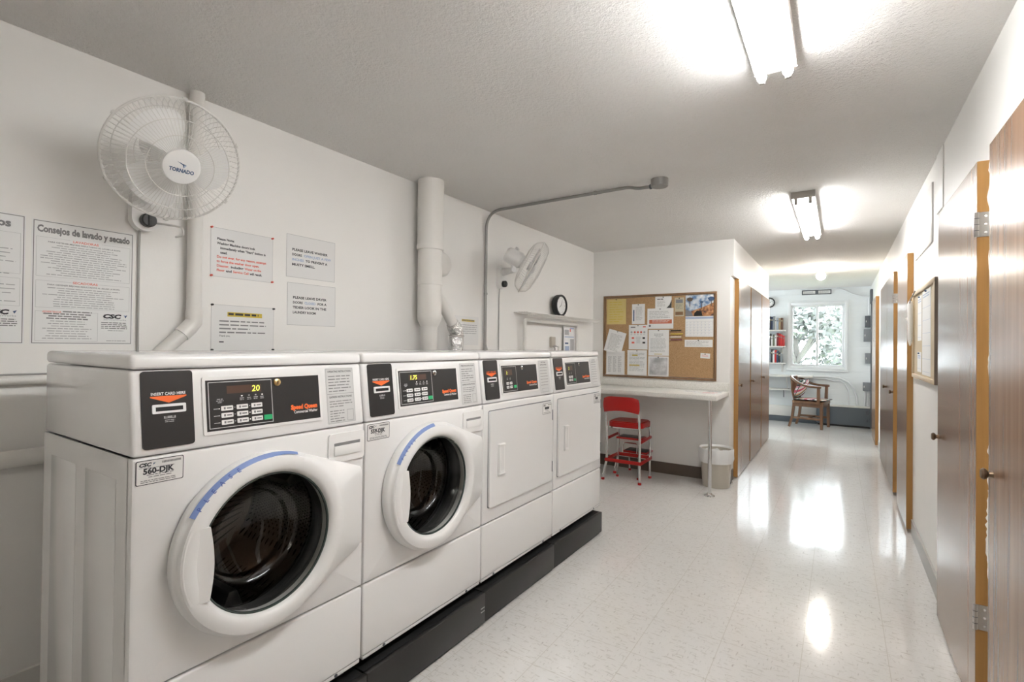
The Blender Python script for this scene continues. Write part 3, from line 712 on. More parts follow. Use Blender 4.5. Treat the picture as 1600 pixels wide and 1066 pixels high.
b.tube([(cx+.005, cy+.262, 1.335), (cx+.005, cy+.262, 1.325)], .0525, STEEL, 18); obj('foil_elbow', b, t, 'shiny crinkled foil elbow')
t = thing('wall_vent_cap', 'round white dome on the wall beside the fat white duct', 'vent cap', (XL, 2.53, 1.80))
b = MB(); b.lathe([(.085, 0), (.085, .018), (.080, .045), (.062, .068), (.03, .08), (0, .083)], (XL, 2.525, 1.808), (1, 0, 0), PVC, 32); obj('dome', b, t)

# conduit and junction box
t = thing('electrical_conduit', 'thin grey conduit bending from the ceiling down the wall by the small fan', 'conduit', (-2.24, 3.045, 1.0))
b = MB(); b.tube(smooth_path([(-.975, 3.035, 2.262), (-1.06, 3.035, 2.264), (-1.12, 3.036, 2.282), (-2.243, 3.045, 2.282), (-2.243, 3.047, .95)], .14, 10), .0105, GALV, 10); obj('pipe_run', b, t)
for p in ((-2.243, 3.047, 1.66), (-1.35, 3.037, 2.282)):
    s = MB(); s.tube([(p[0], p[1], p[2]-.008), (p[0], p[1], p[2]+.008)] if p[0] < -2 else [(p[0]-.008, p[1], p[2]), (p[0]+.008, p[1], p[2])], .0135, GALV, 10)
    obj('strap_clip', s, t)
b = MB(); b.tube([(-2.243, 3.047, 1.30), (-2.238, 3.055, 1.26), (-2.232, 3.075, 1.20), (-2.23, 3.08, 1.0)], .006, GREYW, 8); obj('cable', b, t)
b = MB(); b.lathe([(.052, 0), (.052, -.043), (.048, -.047), (0, -.047)], (-.925, 3.035, ZC-.0005), (0, 0, 1), GALV, 20); b.tube([(-.973, 3.035, 2.262), (-.985, 3.035, 2.262)], .016, DKGREY, 10); obj('junction_box', b, None, 'round grey junction box on the ceiling at the end of the conduit', 'junction box')

# ------------------------------------------------------------------ fans
def fan(C, az, el, R, base, label, a_off, text_cap, base_dir):
    n = Vector((math.cos(az)*math.cos(el), math.sin(az)*math.cos(el), math.sin(el)))
    a = Vector((0, 0, 1)).cross(n).normalized(); u = n.cross(a); C = Vector(C)       # a: viewer's right, u: up
    P = lambda r, th, h: C + n*h + r*(math.cos(th)*a + math.sin(th)*u)
    t = thing('wall_fan', label, 'fan', base, 'wall-mounted fans')
    k = R/.205
    fp = [(.052, .070), (.10, .070), (.150, .062), (.182, .045), (.199, .018), (.204, .002)]
    rp = [(.050, -.078), (.10, -.076), (.150, -.066), (.182, -.046), (.199, -.018), (.204, -.002)]
    for nm, pr, cnt, rings in (('front_guard', fp, 84, (.10, .150)), ('rear_guard', rp, 66, (.10, .165))):
        b = MB()
        for i in range(cnt):
            th = 2*math.pi*(i+.5*(nm == 'rear_guard'))/cnt; tw = .10 if nm == 'front_guard' else 0
            b.tube([P(r*k, th+tw*(r-.05)/.155, h*k) for r, h in pr], .0009, WIRE, 4, caps=False)
        for rr in rings:
            hh = .071 if rr == .10 else .063 if rr == .150 else .058
            hh = hh*(1 if nm == 'front_guard' else -1)
            b.tube([P(rr*k, 2*math.pi*i/60, hh*k) for i in range(60)], .0015, WIRE, 5, closed=True)
        obj(nm, b, t)
    b = MB(); b.tube([P(R, 2*math.pi*i/72, 0) for i in range(72)], .0042, WIRE, 8, closed=True)
    for i in range(6):
        th = i*1.047+.55; b.tube([P(R+.002, th-.03, 0), P(R+.004, th, 0), P(R+.002, th+.03, 0)], .0062, WIRE, 6)
    obj('guard_rim', b, t)
    for i in range(3):
        b = MB(); vs = []; fs = []; nr, na = 8, 9
        for q in range(2):
            for ir in range(nr):
                fr_ = ir/(nr-1); r = (.030+.140*fr_)*k; half = math.radians(19+20*math.sin(math.pi*min(1, fr_*.62+.12)))*(1-.18*fr_**6)
                for ia in range(na):
                    f = ia/(na-1)*2-1; rr = r*(1-.05*f*f*fr_); th = a_off+i*2.0944+half*f+.16*fr_
                    h = (.020*f*(1-.35*fr_)) + .006*(1-f*f)*fr_ - q*.0016; vs.append(P(rr, th, h))
        m = nr*na
        for ir in range(nr-1):
            for ia in range(na-1):
                o_ = ir*na+ia; fs.append([o_, o_+1, o_+na+1, o_+na]); fs.append([m+o_, m+o_+na, m+o_+na+1, m+o_+1])
        b.add(vs, fs, BLADE); obj('blade', b, t, angle=60)
    b = MB(); b.lathe([(.034, .03), (.038, .02), (.040, -.02), (.030, -.03)], C, n, PLASTW, 28, True, True); obj('hub', b, t)
    b = MB((P(0, 0, .0775*k), a, u, n)); b.lathe([(.055, .066), (.058, .070), (.056, .0755), (.050, .0775), (0, .0775)], C, n, PLASTIC, 40)
    if text_cap:
        b.text(0, -.017, 'TORNADO', .017, NAVY, .0006, 'C', .04, width=.074); b.flat([(-.018, .017), (.012, .009), (.004, -.002), (0, .008)], .0006, NAVY); b.flat([(.004, .0085), (.012, .009), (.004, -.002)], .0007, BINK)
    obj('badge_cap', b, t)
    b = MB(); b.lathe([(0, -.225), (.040, -.222), (.056, -.205), (.060, -.17), (.062, -.10), (.052, -.085), (.052, -.075), (0, -.07)], C, n, PLASTW, 28)
    b.lathe([(.016, 0), (.016, .02), (0, .022)], P(0, 0, -.16)+u*.058, u, PLASTW, 10); obj('motor_housing', b, t)
    # neck and wall base
    B = Vector(base); piv = C - n*.115 - u*.065 - Vector((0, 0, .02))
    b = MB(); b.tube([C-n*.13-u*.05, piv], .020, PLASTW, 12); b.tube([piv-a*.02, piv+a*.02], .019, PLASTW, 12); obj('tilt_joint', b, t)
    b = MB(); b.tube([(XL+.03, B.y, B.z+.05), (XL+.07, B.y, B.z+.055), piv], [.034, .028, .020], PLASTW, 14); obj('arm', b, t)
    b = MB(); b.fr = frame((XL, B.y, B.z), '+X'); b.rrect(-.047, .047, -.085, .105, .045, 0, .036, PLASTW, 8); obj('wall_base', b, t)
    b = MB(); b.lathe([(.026, 0), (.026, .02), (.022, .025), (0, .026)], (XL+.0365, B.y+.002, B.z-.045), (1, 0, 0), BLACKP, 24); b.box(XL+.034, XL+.066, B.y-.004, B.y+.004, B.z-.068, B.z-.022, BLACKP, .002); obj('speed_knob', b, t)
    b = MB(); b.tube([(XL+.010, B.y-.012, B.z-.075), (XL+.006, B.y-.012, B.z-.16), (XL+.006, B.y-.010, .98)], .0042, GREYW, 8); obj('power_cord', b, t)
    return t
fan((-1.915, .791, 1.893), -.086, -.488, .205, (XL, .825, 1.78), 'large white wall fan facing the room beside the Spanish washing poster', -.10, True, 1)
fan((-1.936, 3.21, 1.861), .62, -.478, .205, (XL, 3.255, 1.80), 'white wall fan seen from the side, turned away near the wire shelf', .4, False, 1)
# small bracket hook under the large fan
t = thing('wire_hook', 'small white wire hook on the wall under the large fan', 'hook', (XL, .86, 1.70))
b = MB(); b.tube(smooth_path([(XL, .845, 1.735), (XL+.05, .87, 1.73), (XL+.13, .91, 1.715), (XL+.135, .915, 1.685), (XL+.10, .90, 1.678)], .02), .0042, WIRE, 8); b.box(XL, XL+.004, .83, .86, 1.72, 1.75, WIRE, .001); obj('bent_wire', b, t)

# ------------------------------------------------------------------ posters and notices on the left wall
def sheet(name, label, cat, fr, w, h, mat, group=None, th=.0012):
    b = MB(fr); b.rect(0, w, 0, h, .0003, th, mat); return b
# Spanish tips poster
fr = frame((XL, .509, 1.257), '+X'); w, h = .289, .424; b = sheet(0, 0, 0, fr, w, h, PAPER); d = .0016
b.outline(.004, w-.004, .004, h-.004, .0022, d, MINK)
b.text(w/2, h-.041, 'Consejos de lavado y secado', .0320, MINK, d, 'C', .045, width=.262)
b.outline(.012, w-.012, .232, h-.058, .0007, d, GINK); b.outline(.012, w-.012, .126, .218, .0007, d, GINK); b.outline(.012, .182, .012, .114, .0007, d, GINK)
b.fl(.10, .19, h-.066, h-.054, d+.0001, PAPER); b.text(w/2, h-.066, 'LAVADORAS', .0115, RINK, d+.0002, 'C', .015, width=.072)
b.text(w/2, h-.075, 'PARA OBTENER MEJORES RESULTADOS AL LAVAR LA ROPA', .0068, MINK, d, 'C', .02, width=.205)
b.lines(.022, w-.022, h-.081, .0078, 14, GINK, d, .32, 3, True)
b.fl(.11, .18, .212, .222, d+.0001, PAPER); b.text(w/2, .2135, 'SECADORAS', .0115, RINK, d+.0002, 'C', .015, width=.070)
b.text(w/2, .203, 'PARA OBTENER MEJORES RESULTADOS AL SECAR LA ROPA', .0068, MINK, d, 'C', .02, width=.205)
b.lines(.022, w-.022, .196, .0078, 9, GINK, d, .32, 5, True)
b.fl(.030, .082, .108, .120, d+.0001, PAPER); b.text(.030, .1095, 'ADVERTENCIA', .0085, RINK, d+.0002, 'L', .015, width=.050); b.lines(.084, .165, .1165, .008, 1, MINK, d, .5, 2); b.lines(.026, .168, .108, .008, 3, MINK, d, .5, 6, True); b.lines(.030, .165, .082, .0085, 8, GINK, d, .3, 7, True)
b.text(.196, .098, 'CSC', .0205, INK, d, 'L', .06, .15, width=.056); b.flat([(.262, .108), (.272, .112), (.266, .100)], d, NAVY); b.flat([(.259, .110), (.264, .1065), (.266, .112)], d, BINK); b.text(.198, .090, 'ServiceWorks', .009, GINK, d, 'L', .006, width=.070)
b.lines(.192, .278, .083, .0068, 4, MINK, d, .45, 8); b.lines(.212, .262, .054, .005, 1, GINK, d, .5, 2); b.lines(.208, .268, .016, .005, 1, GINK, d, .5, 2)
obj('wall_poster', b, None, 'white poster with a heading on washing and drying tips in Spanish', 'poster', 'laundry tip posters')
# its neighbour, mostly out of frame
fr = frame((XL, .195, 1.257), '+X'); w = .300; b = sheet(0, 0, 0, fr, w, h+.004, PAPER); b.outline(.004, w-.004, .004, h, .0022, d, MINK)
b.text(w-.036, h-.040, 'os', .034, MINK, d, 'R', .045); b.outline(.012, w-.012, .232, h-.058, .0007, d, GINK); b.outline(.012, w-.012, .126, .218, .0007, d, GINK)
b.lines(.022, w-.022, h-.084, .0135, 9, GINK, d, .2, 13, True); b.lines(.022, w-.022, .196, .0135, 5, GINK, d, .2, 15, True)
b.text(w-.036, .098, 'CSC', .0205, INK, d, 'R', .06, .15, width=.056); b.flat([(w-.028, .108), (w-.018, .112), (w-.024, .100)], d, NAVY); b.text(w-.020, .090, 'ServiceWorks', .009, GINK, d, 'R', .006, width=.070)
b.lines(w-.100, w-.012, .083, .0068, 4, MINK, d, .45, 18)
obj('wall_poster', b, None, 'white poster at the left edge of the photo, only its right side showing', 'poster', 'laundry tip posters')
def pins(root, fr, w, h, mat, spots):
    for (u, v) in spots:
        q = MB(); O, R_, U_, N2 = fr; q.lathe([(.0048, 0), (.003, .003), (.0026, .007), (.0044, .009), (0, .010)], O+R_*u+U_*v+N2*.0012, N2, mat, 10); obj('push_pin', q, root)
fr = frame((XL, 1.076, 1.556), '+X'); w, h = .281, .213; b = sheet(0, 0, 0, fr, w, h, SLEEVE); d = .0015; s = .0145
for i, (txt, m_, u) in enumerate([('Please Note:', INK, .026), ('Washing Machine doors lock', INK, .026), ('immediately when "Start" button is', INK, .040), ('used.', INK, .040)]):
    b.text(u, h-.052-i*.0195, txt, s, m_, d, 'L', .035, width={1: .170, 2: .205}.get(i))
b.text(.026, h-.052-4*.0195, 'Do not ever, for any reason, attempt', s, RINK, d, 'L', .035, width=.222); b.text(.026, h-.052-5*.0195, 'to force the washer door open.', s, RINK, d, 'L', .035, width=.190)
y = h-.052-6*.0195; b.text(.026, y, 'Disaster,', s, RINK, d, 'L', .028, width=.052); b.text(.086, y, 'including', s, INK, d, 'L', .035, width=.056); b.text(.148, y, 'Water on the', s, RINK, d, 'L', .028, width=.078)
y -= .0195; b.text(.026, y, 'Floor', s, RINK, d, 'L', .028, width=.033); b.text(.066, y, 'and', s, INK, d, 'L', .035, width=.024); b.text(.096, y, 'Service Call', s, RINK, d, 'L', .028, width=.070); b.text(.172, y, 'will result.', s, INK, d, 'L', .035, width=.058)
b.outline(0, w, 0, h, .0012, d, GINK)
o = obj('paper_notice', b, None, 'sleeved notice in black and red print beside the drain pipe, red pins at its corners', 'notice', 'notices above the machines'); pins(o, fr, w, h, RINK, [(.002, h-.002), (w-.004, h-.003), (.003, .003), (w-.003, .003)])
fr = frame((XL, 1.083, 1.226), '+X'); w, h = .284, .209; b = sheet(0, 0, 0, fr, w, h, SLEEVE)
b.fl(.068, .226, h-.050, h-.030, d-.0001, HIGH); b.lines(.072, .222, h-.034, .019, 1, INK, d+.0003, .5, 4)
b.lines(.034, w-.034, h-.068, .0165, 4, MINK, d, .34, 12); b.text(.034, h-.139, 'Thank you,', .0105, INK, d, 'L', .01); b.lines(.034, .056, h-.160, .012, 1, INK, d, .4, 3); b.outline(0, w, 0, h, .0012, d, GINK)
o = obj('paper_notice', b, None, 'notice with a yellow highlighted title, half hidden behind the nearest washer', 'notice', 'notices above the machines'); pins(o, fr, w, h, BLACKP, [(.002, h-.002), (w-.003, h-.003), (.004, .012), (w-.004, .012)])
for (y0, z0, w, h, rows, lab) in ((1.427, 1.597, .279, .210, ((('PLEASE LEAVE WASHER', INK),), (('DOORS ', INK), ('OPEN JUST A FEW', BINK)), (('INCHES ', BINK), ('TO PREVENT A', INK)), (('MUSTY SMELL.', INK),)), 'pale sleeved notice about washer doors, above the dryer door notice'),
                                  (1.435, 1.360, .278, .210, ((('PLEASE LEAVE DRYER', INK),), (('DOORS ', INK), ('CLOSED ', BINK), ('FOR A', INK)), (('TIDIER LOOK IN THE', INK),), (('LAUNDRY ROOM', INK),)), 'pale sleeved notice about dryer doors, below the washer door notice')):
    fr = frame((XL, y0, z0), '+X'); b = sheet(0, 0, 0, fr, w, h, SLEEVE); b.outline(0, w, 0, h, .0015, d, GINK)
    for i, row in enumerate(rows):
        u = .030
        for txt, m_ in row:
            L_ = len(txt); b.text(u, h-.078-i*.0245, txt, .0165, m_, d, 'L', .035, width=.0107*len(txt.strip())); u += .0107*L_
    obj('paper_notice', b, None, lab, 'notice', 'notices above the machines')
fr = frame((XL, 2.70, 1.268), '+X'); w, h = .285, .21; b = sheet(0, 0, 0, fr, w, h, SLEEVE); b.fl(.085, .235, h-.038, h-.022, d-.0001, HIGH); b.lines(.09, .23, h-.026, .016, 1, MINK, d+.0003, .4, 2); b.lines(.05, w-.02, h-.060, .015, 5, GINK, d, .35, 22)
obj('paper_notice', b, None, 'small notice with a yellow title beside the foil elbow', 'notice', 'notices above the machines')

# wire shelf, clock, clothes rod and sheet on the left wall
t = thing('wire_shelf', 'white wire shelf on the wall holding the black clock', 'shelf', (XL, 4.17, 1.52))
b = MB(); ya, yb = 3.46, 4.90
for i in range(6): b.tube([(XL+.006+i*.026, ya, 1.545), (XL+.006+i*.026, yb, 1.545)], .003, WIRE, 6)
for i in range(47): y = ya+(yb-ya)*i/46; b.tube([(XL+.004, y, 1.547), (XL+.138, y, 1.547), (XL+.140, y, 1.518)], .0016, WIRE, 4)
b.tube([(XL+.140, ya, 1.518), (XL+.140, yb, 1.518)], .003, WIRE, 6); obj('wire_deck', b, t)
t = thing('mantel_clock', 'round black-rimmed clock standing on the white wire shelf', 'clock', (-2.19, 4.17, 1.549)); cc = Vector((-2.205, 4.17, 1.651)); n = Vector((.995, -.06, 0)).normalized()
b = MB(); b.lathe([(.085, 0), (.100, .004), (.102, .01), (.102, .050), (.098, .056), (.086, .056), (.082, .046)], cc-n*.028, n, BLACKP, 40); obj('case', b, t)
b = MB(); b.lathe([(.0, .0), (.083, 0)], cc+n*.016, n, PAPER, 40); sd = Vector((0, 0, 1)).cross(n); b.fr = (cc+n*.0168, sd, Vector((0, 0, 1)), n)
for i in range(12):
    a = i*math.pi/6; b.flat([((.070*math.cos(a)-.002), .070*math.sin(a)-.005), (.070*math.cos(a)+.002, .070*math.sin(a)-.005), (.070*math.cos(a)+.002, .070*math.sin(a)+.005), (.070*math.cos(a)-.002, .070*math.sin(a)+.005)], .0002, INK)
obj('dial', b, t)
for L_, a in ((.055, 1.2), (.038, 3.7)):
    b = MB((cc+n*.0178, sd, Vector((0, 0, 1)), n)); ca, sa = math.cos(a), math.sin(a); b.flat([(.003*sa, -.003*ca), (L_*ca+.001*sa, L_*sa-.001*ca), (L_*ca-.001*sa, L_*sa+.001*ca), (-.003*sa, .003*ca)], 0, INK); obj('clock_hand', b, t)
b = MB(); b.box(-2.235, -2.165, 4.12, 4.22, 1.5485, 1.556, CHROME, .002); obj('stand', b, t)
b = MB(); b.tube(smooth_path([(-2.21, 3.565, .95), (-2.21, 3.565, 1.488), (-2.21, 4.56, 1.484), (-2.21, 4.56, .95)], .03), .0165, PVC, 12); obj('pipe_frame', b, None, 'white bent pipe frame on the wall under the wire shelf', 'pipe')
fr = frame((XL+.024, 4.32, 1.19), '+X'); b = sheet(0, 0, 0, fr, .24, .31, PAPER); b.fl(.02, .10, .285, .30, .0016, YELLOW)
for i, (u0, u1, v0, v1, m_) in enumerate(((.13, .22, .25, .262, BINK), (.13, .15, .22, .25, RINK), (.02, .22, .165, .175, BINK), (.03, .10, .10, .115, NAVY), (.03, .12, .03, .08, BINK), (.14, .22, .04, .15, GINK), (.02, .11, .19, .24, GINK))): b.fl(u0, u1, v0, v1, .0016, m_)
b.rect(.0, .24, -.02, 0, -.02, .0, PVC)
obj('info_sheet', b, None, 'white sheet with blue and yellow printing hanging under the clock', 'notice')
b = MB(); b.box(XL, XL+.028, 4.08, 4.155, 1.255, 1.355, BEIGE, .006); b.tube([(XL+.028, 4.10, 1.27), (XL+.05, 4.10, 1.25), (XL+.045, 4.10, 1.0)], .008, STEEL, 8); b.tube([(XL+.028, 4.135, 1.27), (XL+.06, 4.15, 1.26), (XL+.055, 4.14, 1.0)], .008, STEEL, 8)
obj('outlet_box', b, None, 'small beige box with hanging cords on the wall under the wire shelf', 'outlet box')

# ================================================================== back wall: counter, cork board
t = thing('wall_counter', 'speckled white laminate counter along the wall, on a single steel leg', 'counter', (-.94, 4.52, 0))
b = MB(); b.box(XL+.002, -.868, 4.50, YB-.001, .818, .860, LAMIN, .005); obj('worktop', b, t)
b = MB(); b.box(XL+.002, -.868, YB-.021, YB-.001, .860, .937, LAMIN, .004); obj('backsplash', b, t)
b = MB(); b.tube([(-.925, 4.527, .008), (-.925, 4.527, .818)], .0155, CHROME, 18); lg = obj('leg', b, t)
b = MB(); b.lathe([(.045, 0), (.044, .005), (.024, .012), (.020, .024), (.0155, .025)], (-.925, 4.527, 0), (0, 0, 1), CHROME, 24, True); obj('floor_flange', b, lg)
fr = frame((-2.134, YB, .950), '-Y'); w, h = 1.155, .861
t = thing('cork_board', 'brown framed cork notice board above the speckled counter', 'notice board', (-1.56, YB, .95))
b = MB(fr); b.rect(.025, w-.025, .025, h-.025, .0005, .010, CORK); obj('cork_panel', b, t)
b = MB(fr)
for q in ((0, w, 0, .020), (0, w, h-.022, h), (0, .022, .020, h-.022), (w-.022, w, .020, h-.022)): b.rect(*q, .0003, .018, FRAMEW, .003)
obj('frame', b, t)
BF = .0115
def pin_up(x0, x1, z0, z1, mat, label, draw=None, rot=0, cat='paper', name='pinned_paper', pin=BLACKP, lift=0, group='papers on the cork board'):
    ca, sa = math.cos(rot), math.sin(rot); w, h = x1-x0, z1-z0
    R_ = Vector((ca, 0, sa)); U_ = Vector((-sa, 0, ca)); O = Vector((x0, YB-BF+.0008-lift, z0)); b = MB((O, R_, U_, Vector((0, -1, 0))))
    b.rect(0, w, 0, h, .0006, .0014, mat)
    if draw: draw(b, w, h)
    o = obj(name, b, None, label, cat, group)
    if pin:
        q = MB(); q.lathe([(.005, 0), (.004, .004), (.0055, .008), (0, .009)], b.p(w/2, h-.008, .0014), (0, -1, 0), pin, 8); obj('push_pin', q, o)
    return o
D = .0018
pin_up(-2.096, -1.881, 1.507, 1.777, YELLOW, 'yellow ruled sheet at the top left of the cork board', lambda b, w, h: (b.lines(.03, w-.03, h-.03, .026, 9, HIGH, D, .28, 31)))
pin_up(-2.096, -1.891, .972, 1.225, PAPER, 'white printed table sheet at the bottom left of the cork board', lambda b, w, h: [b.lines(u, u+.04, h-.06, .010, 17, GINK, D, .4, int(u*1000)) for u in (.02, .075, .13)])
pin_up(-2.122, -1.925, 1.232, 1.470, PAPER, 'tilted white sheet hanging between the yellow sheet and the table sheet', lambda b, w, h: b.lines(.03, w-.03, h-.04, .013, 14, GINK, D, .3, 33), rot=-.27, lift=.012)
bpy.context.view_layer.update()
pin_up(-1.816, -1.679, 1.507, 1.715, PAPER, 'small white flyer with a blue side strip near the top of the cork board', lambda b, w, h: (b.lines(.04, w-.02, h-.03, .012, 12, GINK, D, .3, 35), b.fl(.014, .026, .03, h-.06, D, NAVY)))
def icons(b, w, h):
    b.fl(.02, .07, h-.030, h-.018, D, MINK); b.fl(w-.05, w-.02, h-.025, h-.015, D, RINK)
    for i in range(5): b.lathe([(0, 0), (.011, 0)], b.p(.03+i*.034, h-.075, D), (0, -1, 0), (GINK, RINK, RINK, RINK, GINK)[i], 10); b.lines(.02+i*.034, .04+i*.034, h-.095, .006, 2, GINK, D, .4, i)
    for i, (u, m_) in enumerate(((.045, RINK), (.16, INK))): b.fl(u-.013, u+.013, .110, .128, D, m_); b.fl(u-.013, u+.016, .062, .080, D, m_); b.lines(.075, .13, .13, .010, 7, GINK, D, .3, i+70, True)
pin_up(-1.848, -1.648, 1.243, 1.498, PAPER, 'white sheet with rows of small red icons left of centre on the cork board', icons)
pin_up(-1.861, -1.654, .974, 1.236, PAPER, 'white sheet with two yellow highlighted lines at the bottom of the cork board', lambda b, w, h: (b.fl(.05, .11, h-.06, h-.045, D-.0001, HIGH), b.fl(.02, .13, h-.165, h-.150, D-.0001, HIGH), b.lines(.02, w-.02, h-.03, .014, 14, GINK, D, .3, 37)))
def green(b, w, h):
    b.text(.02, h-.035, 'Notice', .02, MINK, D, 'L', .01) if False else b.lines(.02, .09, h-.022, .014, 1, MINK, D, .8, 3); b.lines(.02, w-.06, h-.045, .012, 5, GINK, D, .3, 39)
    b.flat([(w, 0), (w, h*.75), (w-.02, h*.4), (w-.055, .02), (w-.05, 0)], D, LEAF)
pin_up(-1.572, -1.407, 1.640, 1.783, PAPER, 'white flyer with green leaf trim at the top of the cork board', green)
pin_up(-1.652, -1.387, 1.457, 1.664, PAPER, 'landscape white flyer with an orange-red band, mid cork board', lambda b, w, h: (b.fl(.02, w-.015, .052, .092, D, pm('rust_band', (.60, .17, .09), .6)), b.lines(.05, w-.03, .083, .012, 2, PAPER, D+.0003, .4, 5), b.lines(.02, w-.03, h-.03, .016, 5, GINK, D, .3, 41), b.lathe([(0, 0), (.012, 0)], b.p(.027, .030, D), (0, -1, 0), MINK, 10)), lift=.002)
pin_up(-1.638, -1.430, 1.183, 1.446, PAPER, 'plain white printed letter under the orange-banded flyer', lambda b, w, h: (b.lines(.05, w-.05, h-.04, .014, 3, GINK, D, .4, 42, True), b.lines(.02, w-.02, h-.09, .013, 11, GINK, D, .28, 43), b.fl(.06, .14, .012, .020, D, YELLOW)))
GREYPAP = pm('photocopied_grey_paper', (.60, .60, .60), .7); _v = coords(GREYPAP); setcol(GREYPAP, ramp(GREYPAP, noise(GREYPAP, _v, 9, 3), [(.35, (.35, .35, .36)), (.65, (.78, .78, .78))]))
pin_up(-1.639, -1.431, .975, 1.176, PAPER, 'grey photocopied sheet at the bottom centre of the cork board', lambda b, w, h: (b.fl(.012, w-.012, .012, h-.012, .0016, GREYPAP), b.lines(.03, w-.03, h-.03, .011, 13, GINK, D, .35, 45, True)))
pin_up(-1.377, -1.285, 1.579, 1.766, TANP, 'narrow tan leaflet beside the wall calendar', lambda b, w, h: (b.fl(.008, w-.008, .012, .045, D, FRAMEW), b.fl(.012, w-.012, h-.055, h-.02, D, GREYP), b.lines(.012, w-.012, h-.07, .012, 4, MINK, D, .35, 46)))
pin_up(-1.276, -1.015, 1.275, 1.347, PAPER, 'narrow white strip pinned under the wall calendar', lambda b, w, h: b.lines(.015, w-.02, h-.015, .012, 4, GINK, D, .35, 47))
pin_up(-1.127, -1.039, 1.168, 1.218, PAPER, 'small white card pinned alone at the right of the cork board', lambda b, w, h: b.lines(.012, w-.012, h-.015, .008, 3, RINK, D, .3, 48), rot=-.05)
# calendar
t = thing('wall_calendar', 'wall calendar with a desert tree photo at the top right of the cork board', 'calendar', (-1.14, YB-BF, 1.376))
fr = (Vector((-1.271, YB-BF, 1.578)), Vector((1, 0, 0)), Vector((0, 0, 1)), Vector((0, -1, 0))); w, h = .262, .205
SKYB = pm('printed_sky', (.30, .42, .58), .5); _v = coords(SKYB); setcol(SKYB, ramp(SKYB, noise(SKYB, _v, 22, 4), [(.38, (.12, .22, .42)), (.52, (.50, .58, .66)), (.68, (.80, .80, .80))]))
SAND = pm('printed_orange_rock', (.5, .25, .1), .5); _v = coords(SAND); setcol(SAND, ramp(SAND, noise(SAND, _v, 30, 4), [(.35, (.08, .05, .05)), (.5, (.42, .18, .07)), (.7, (.70, .42, .22))]))
b = MB(fr); b.rect(0, w, 0, h, .0006, .0014, PAPER); b.fl(0, w, 0, h, .0017, SKYB); b.flat([(0, 0), (w, 0), (w, h*.62), (w*.75, h*.48), (w*.5, h*.36), (w*.22, h*.24), (0, h*.08)], .0020, SAND)
b.flat([(w*.30, 0), (w*.62, 0), (w*.58, h*.20), (w*.42, h*.26), (w*.33, h*.15)], .0022, PANEL); b.flat([(0, 0), (w*.28, 0), (w*.22, h*.20), (0, h*.34)], .0022, GREYP)
for (cu, cv, r) in ((.16, .80, .115), (.92, .80, .12), (.58, .66, .06)):
    b.flat([(w*cu+w*r*math.cos(a)*(1+.2*math.sin(5*a)), h*cv+h*r*.85*math.sin(a)) for a in [i*.449 for i in range(14)]], .0024, NAVY if cu > .5 else BROWNB); b.flat([(w*cu-.004, h*(cv-.34)), (w*cu+.004, h*(cv-.34)), (w*cu+.003, h*cv), (w*cu-.003, h*cv)], .0023, BROWNB)
obj('picture_page', b, t, 'glossy photo of trees over orange rocks')
fr = (Vector((-1.271, YB-BF, 1.376)), Vector((1, 0, 0)), Vector((0, 0, 1)), Vector((0, -1, 0))); h = .200
b = MB(fr); b.rect(0, w, 0, h, .0006, .0014, PAPER); b.fl(.0, w, h-.026, h-.008, .0017, BINK)
for i in range(6): b.fl(.01, w-.01, .012+i*.027, .0128+i*.027, .0017, GINK)
for i in range(8): b.fl(.01+i*(w-.02)/7, .0108+i*(w-.02)/7, .012, .147, .0017, GINK)
for i in range(5):
    for j in range(7): b.fl(.014+j*(w-.02)/7, .019+j*(w-.02)/7, .030+i*.027, .035+i*.027, .0018, BINK)
obj('date_page', b, t, 'white page with a grid of days')
# pens clipped in a row on the cork
for i, (m_, z, L_, lab) in enumerate(((BLACKP, 1.436, .115, 'black pen, topmost of the pens on the cork board'), (HIGH, 1.402, .130, 'mustard yellow pencil on the cork board below the black pen'), (PLASTW, 1.372, .115, 'white capped pen on the cork board below the yellow pencil'), (pm('plum_plastic', (.22, .06, .10), .4), 1.345, .125, 'plum coloured pen, lowest of the pens on the cork board'))):
    t = thing('writing_pen', lab, 'pen', (-1.36, YB-BF-.006, z), 'pens on the cork board'); x0 = -1.424
    b = MB(); b.tube([(x0+.012, YB-BF-.0065, z), (x0+L_, YB-BF-.0065, z+.002)], .0052, m_, 8); obj('barrel', b, t)
    b = MB(); b.tube([(x0, YB-BF-.0065, z), (x0+.012, YB-BF-.0065, z)], [.0015, .005], CHROME if i != 1 else PALEW, 8); obj('tip', b, t)
# papers lying on the counter
for (x, y, w_, h_, r, m_, lab) in ((-1.19, 4.70, .12, .17, .25, PAPER, 'folded white leaflet lying at the left of the papers on the counter'), (-1.06, 4.66, .15, .20, -.1, PAPER, 'white sheet with red print lying near the end of the counter'), (-1.03, 4.86, .13, .12, .05, SILVER, 'small grey card lying at the back of the counter papers')):
    b = MB((Vector((x, y, .860)), Vector((math.cos(r), math.sin(r), 0)), Vector((-math.sin(r), math.cos(r), 0)), Vector((0, 0, 1)))); b.rect(0, w_, 0, h_, .0003, .0022, m_); b.lines(.012, w_-.012, h_-.02, .02, int(h_/.025), RINK if 'red' in lab else MINK, .0026, .3, 51)
    obj('loose_paper', b, None, lab, 'paper', 'papers on the counter')

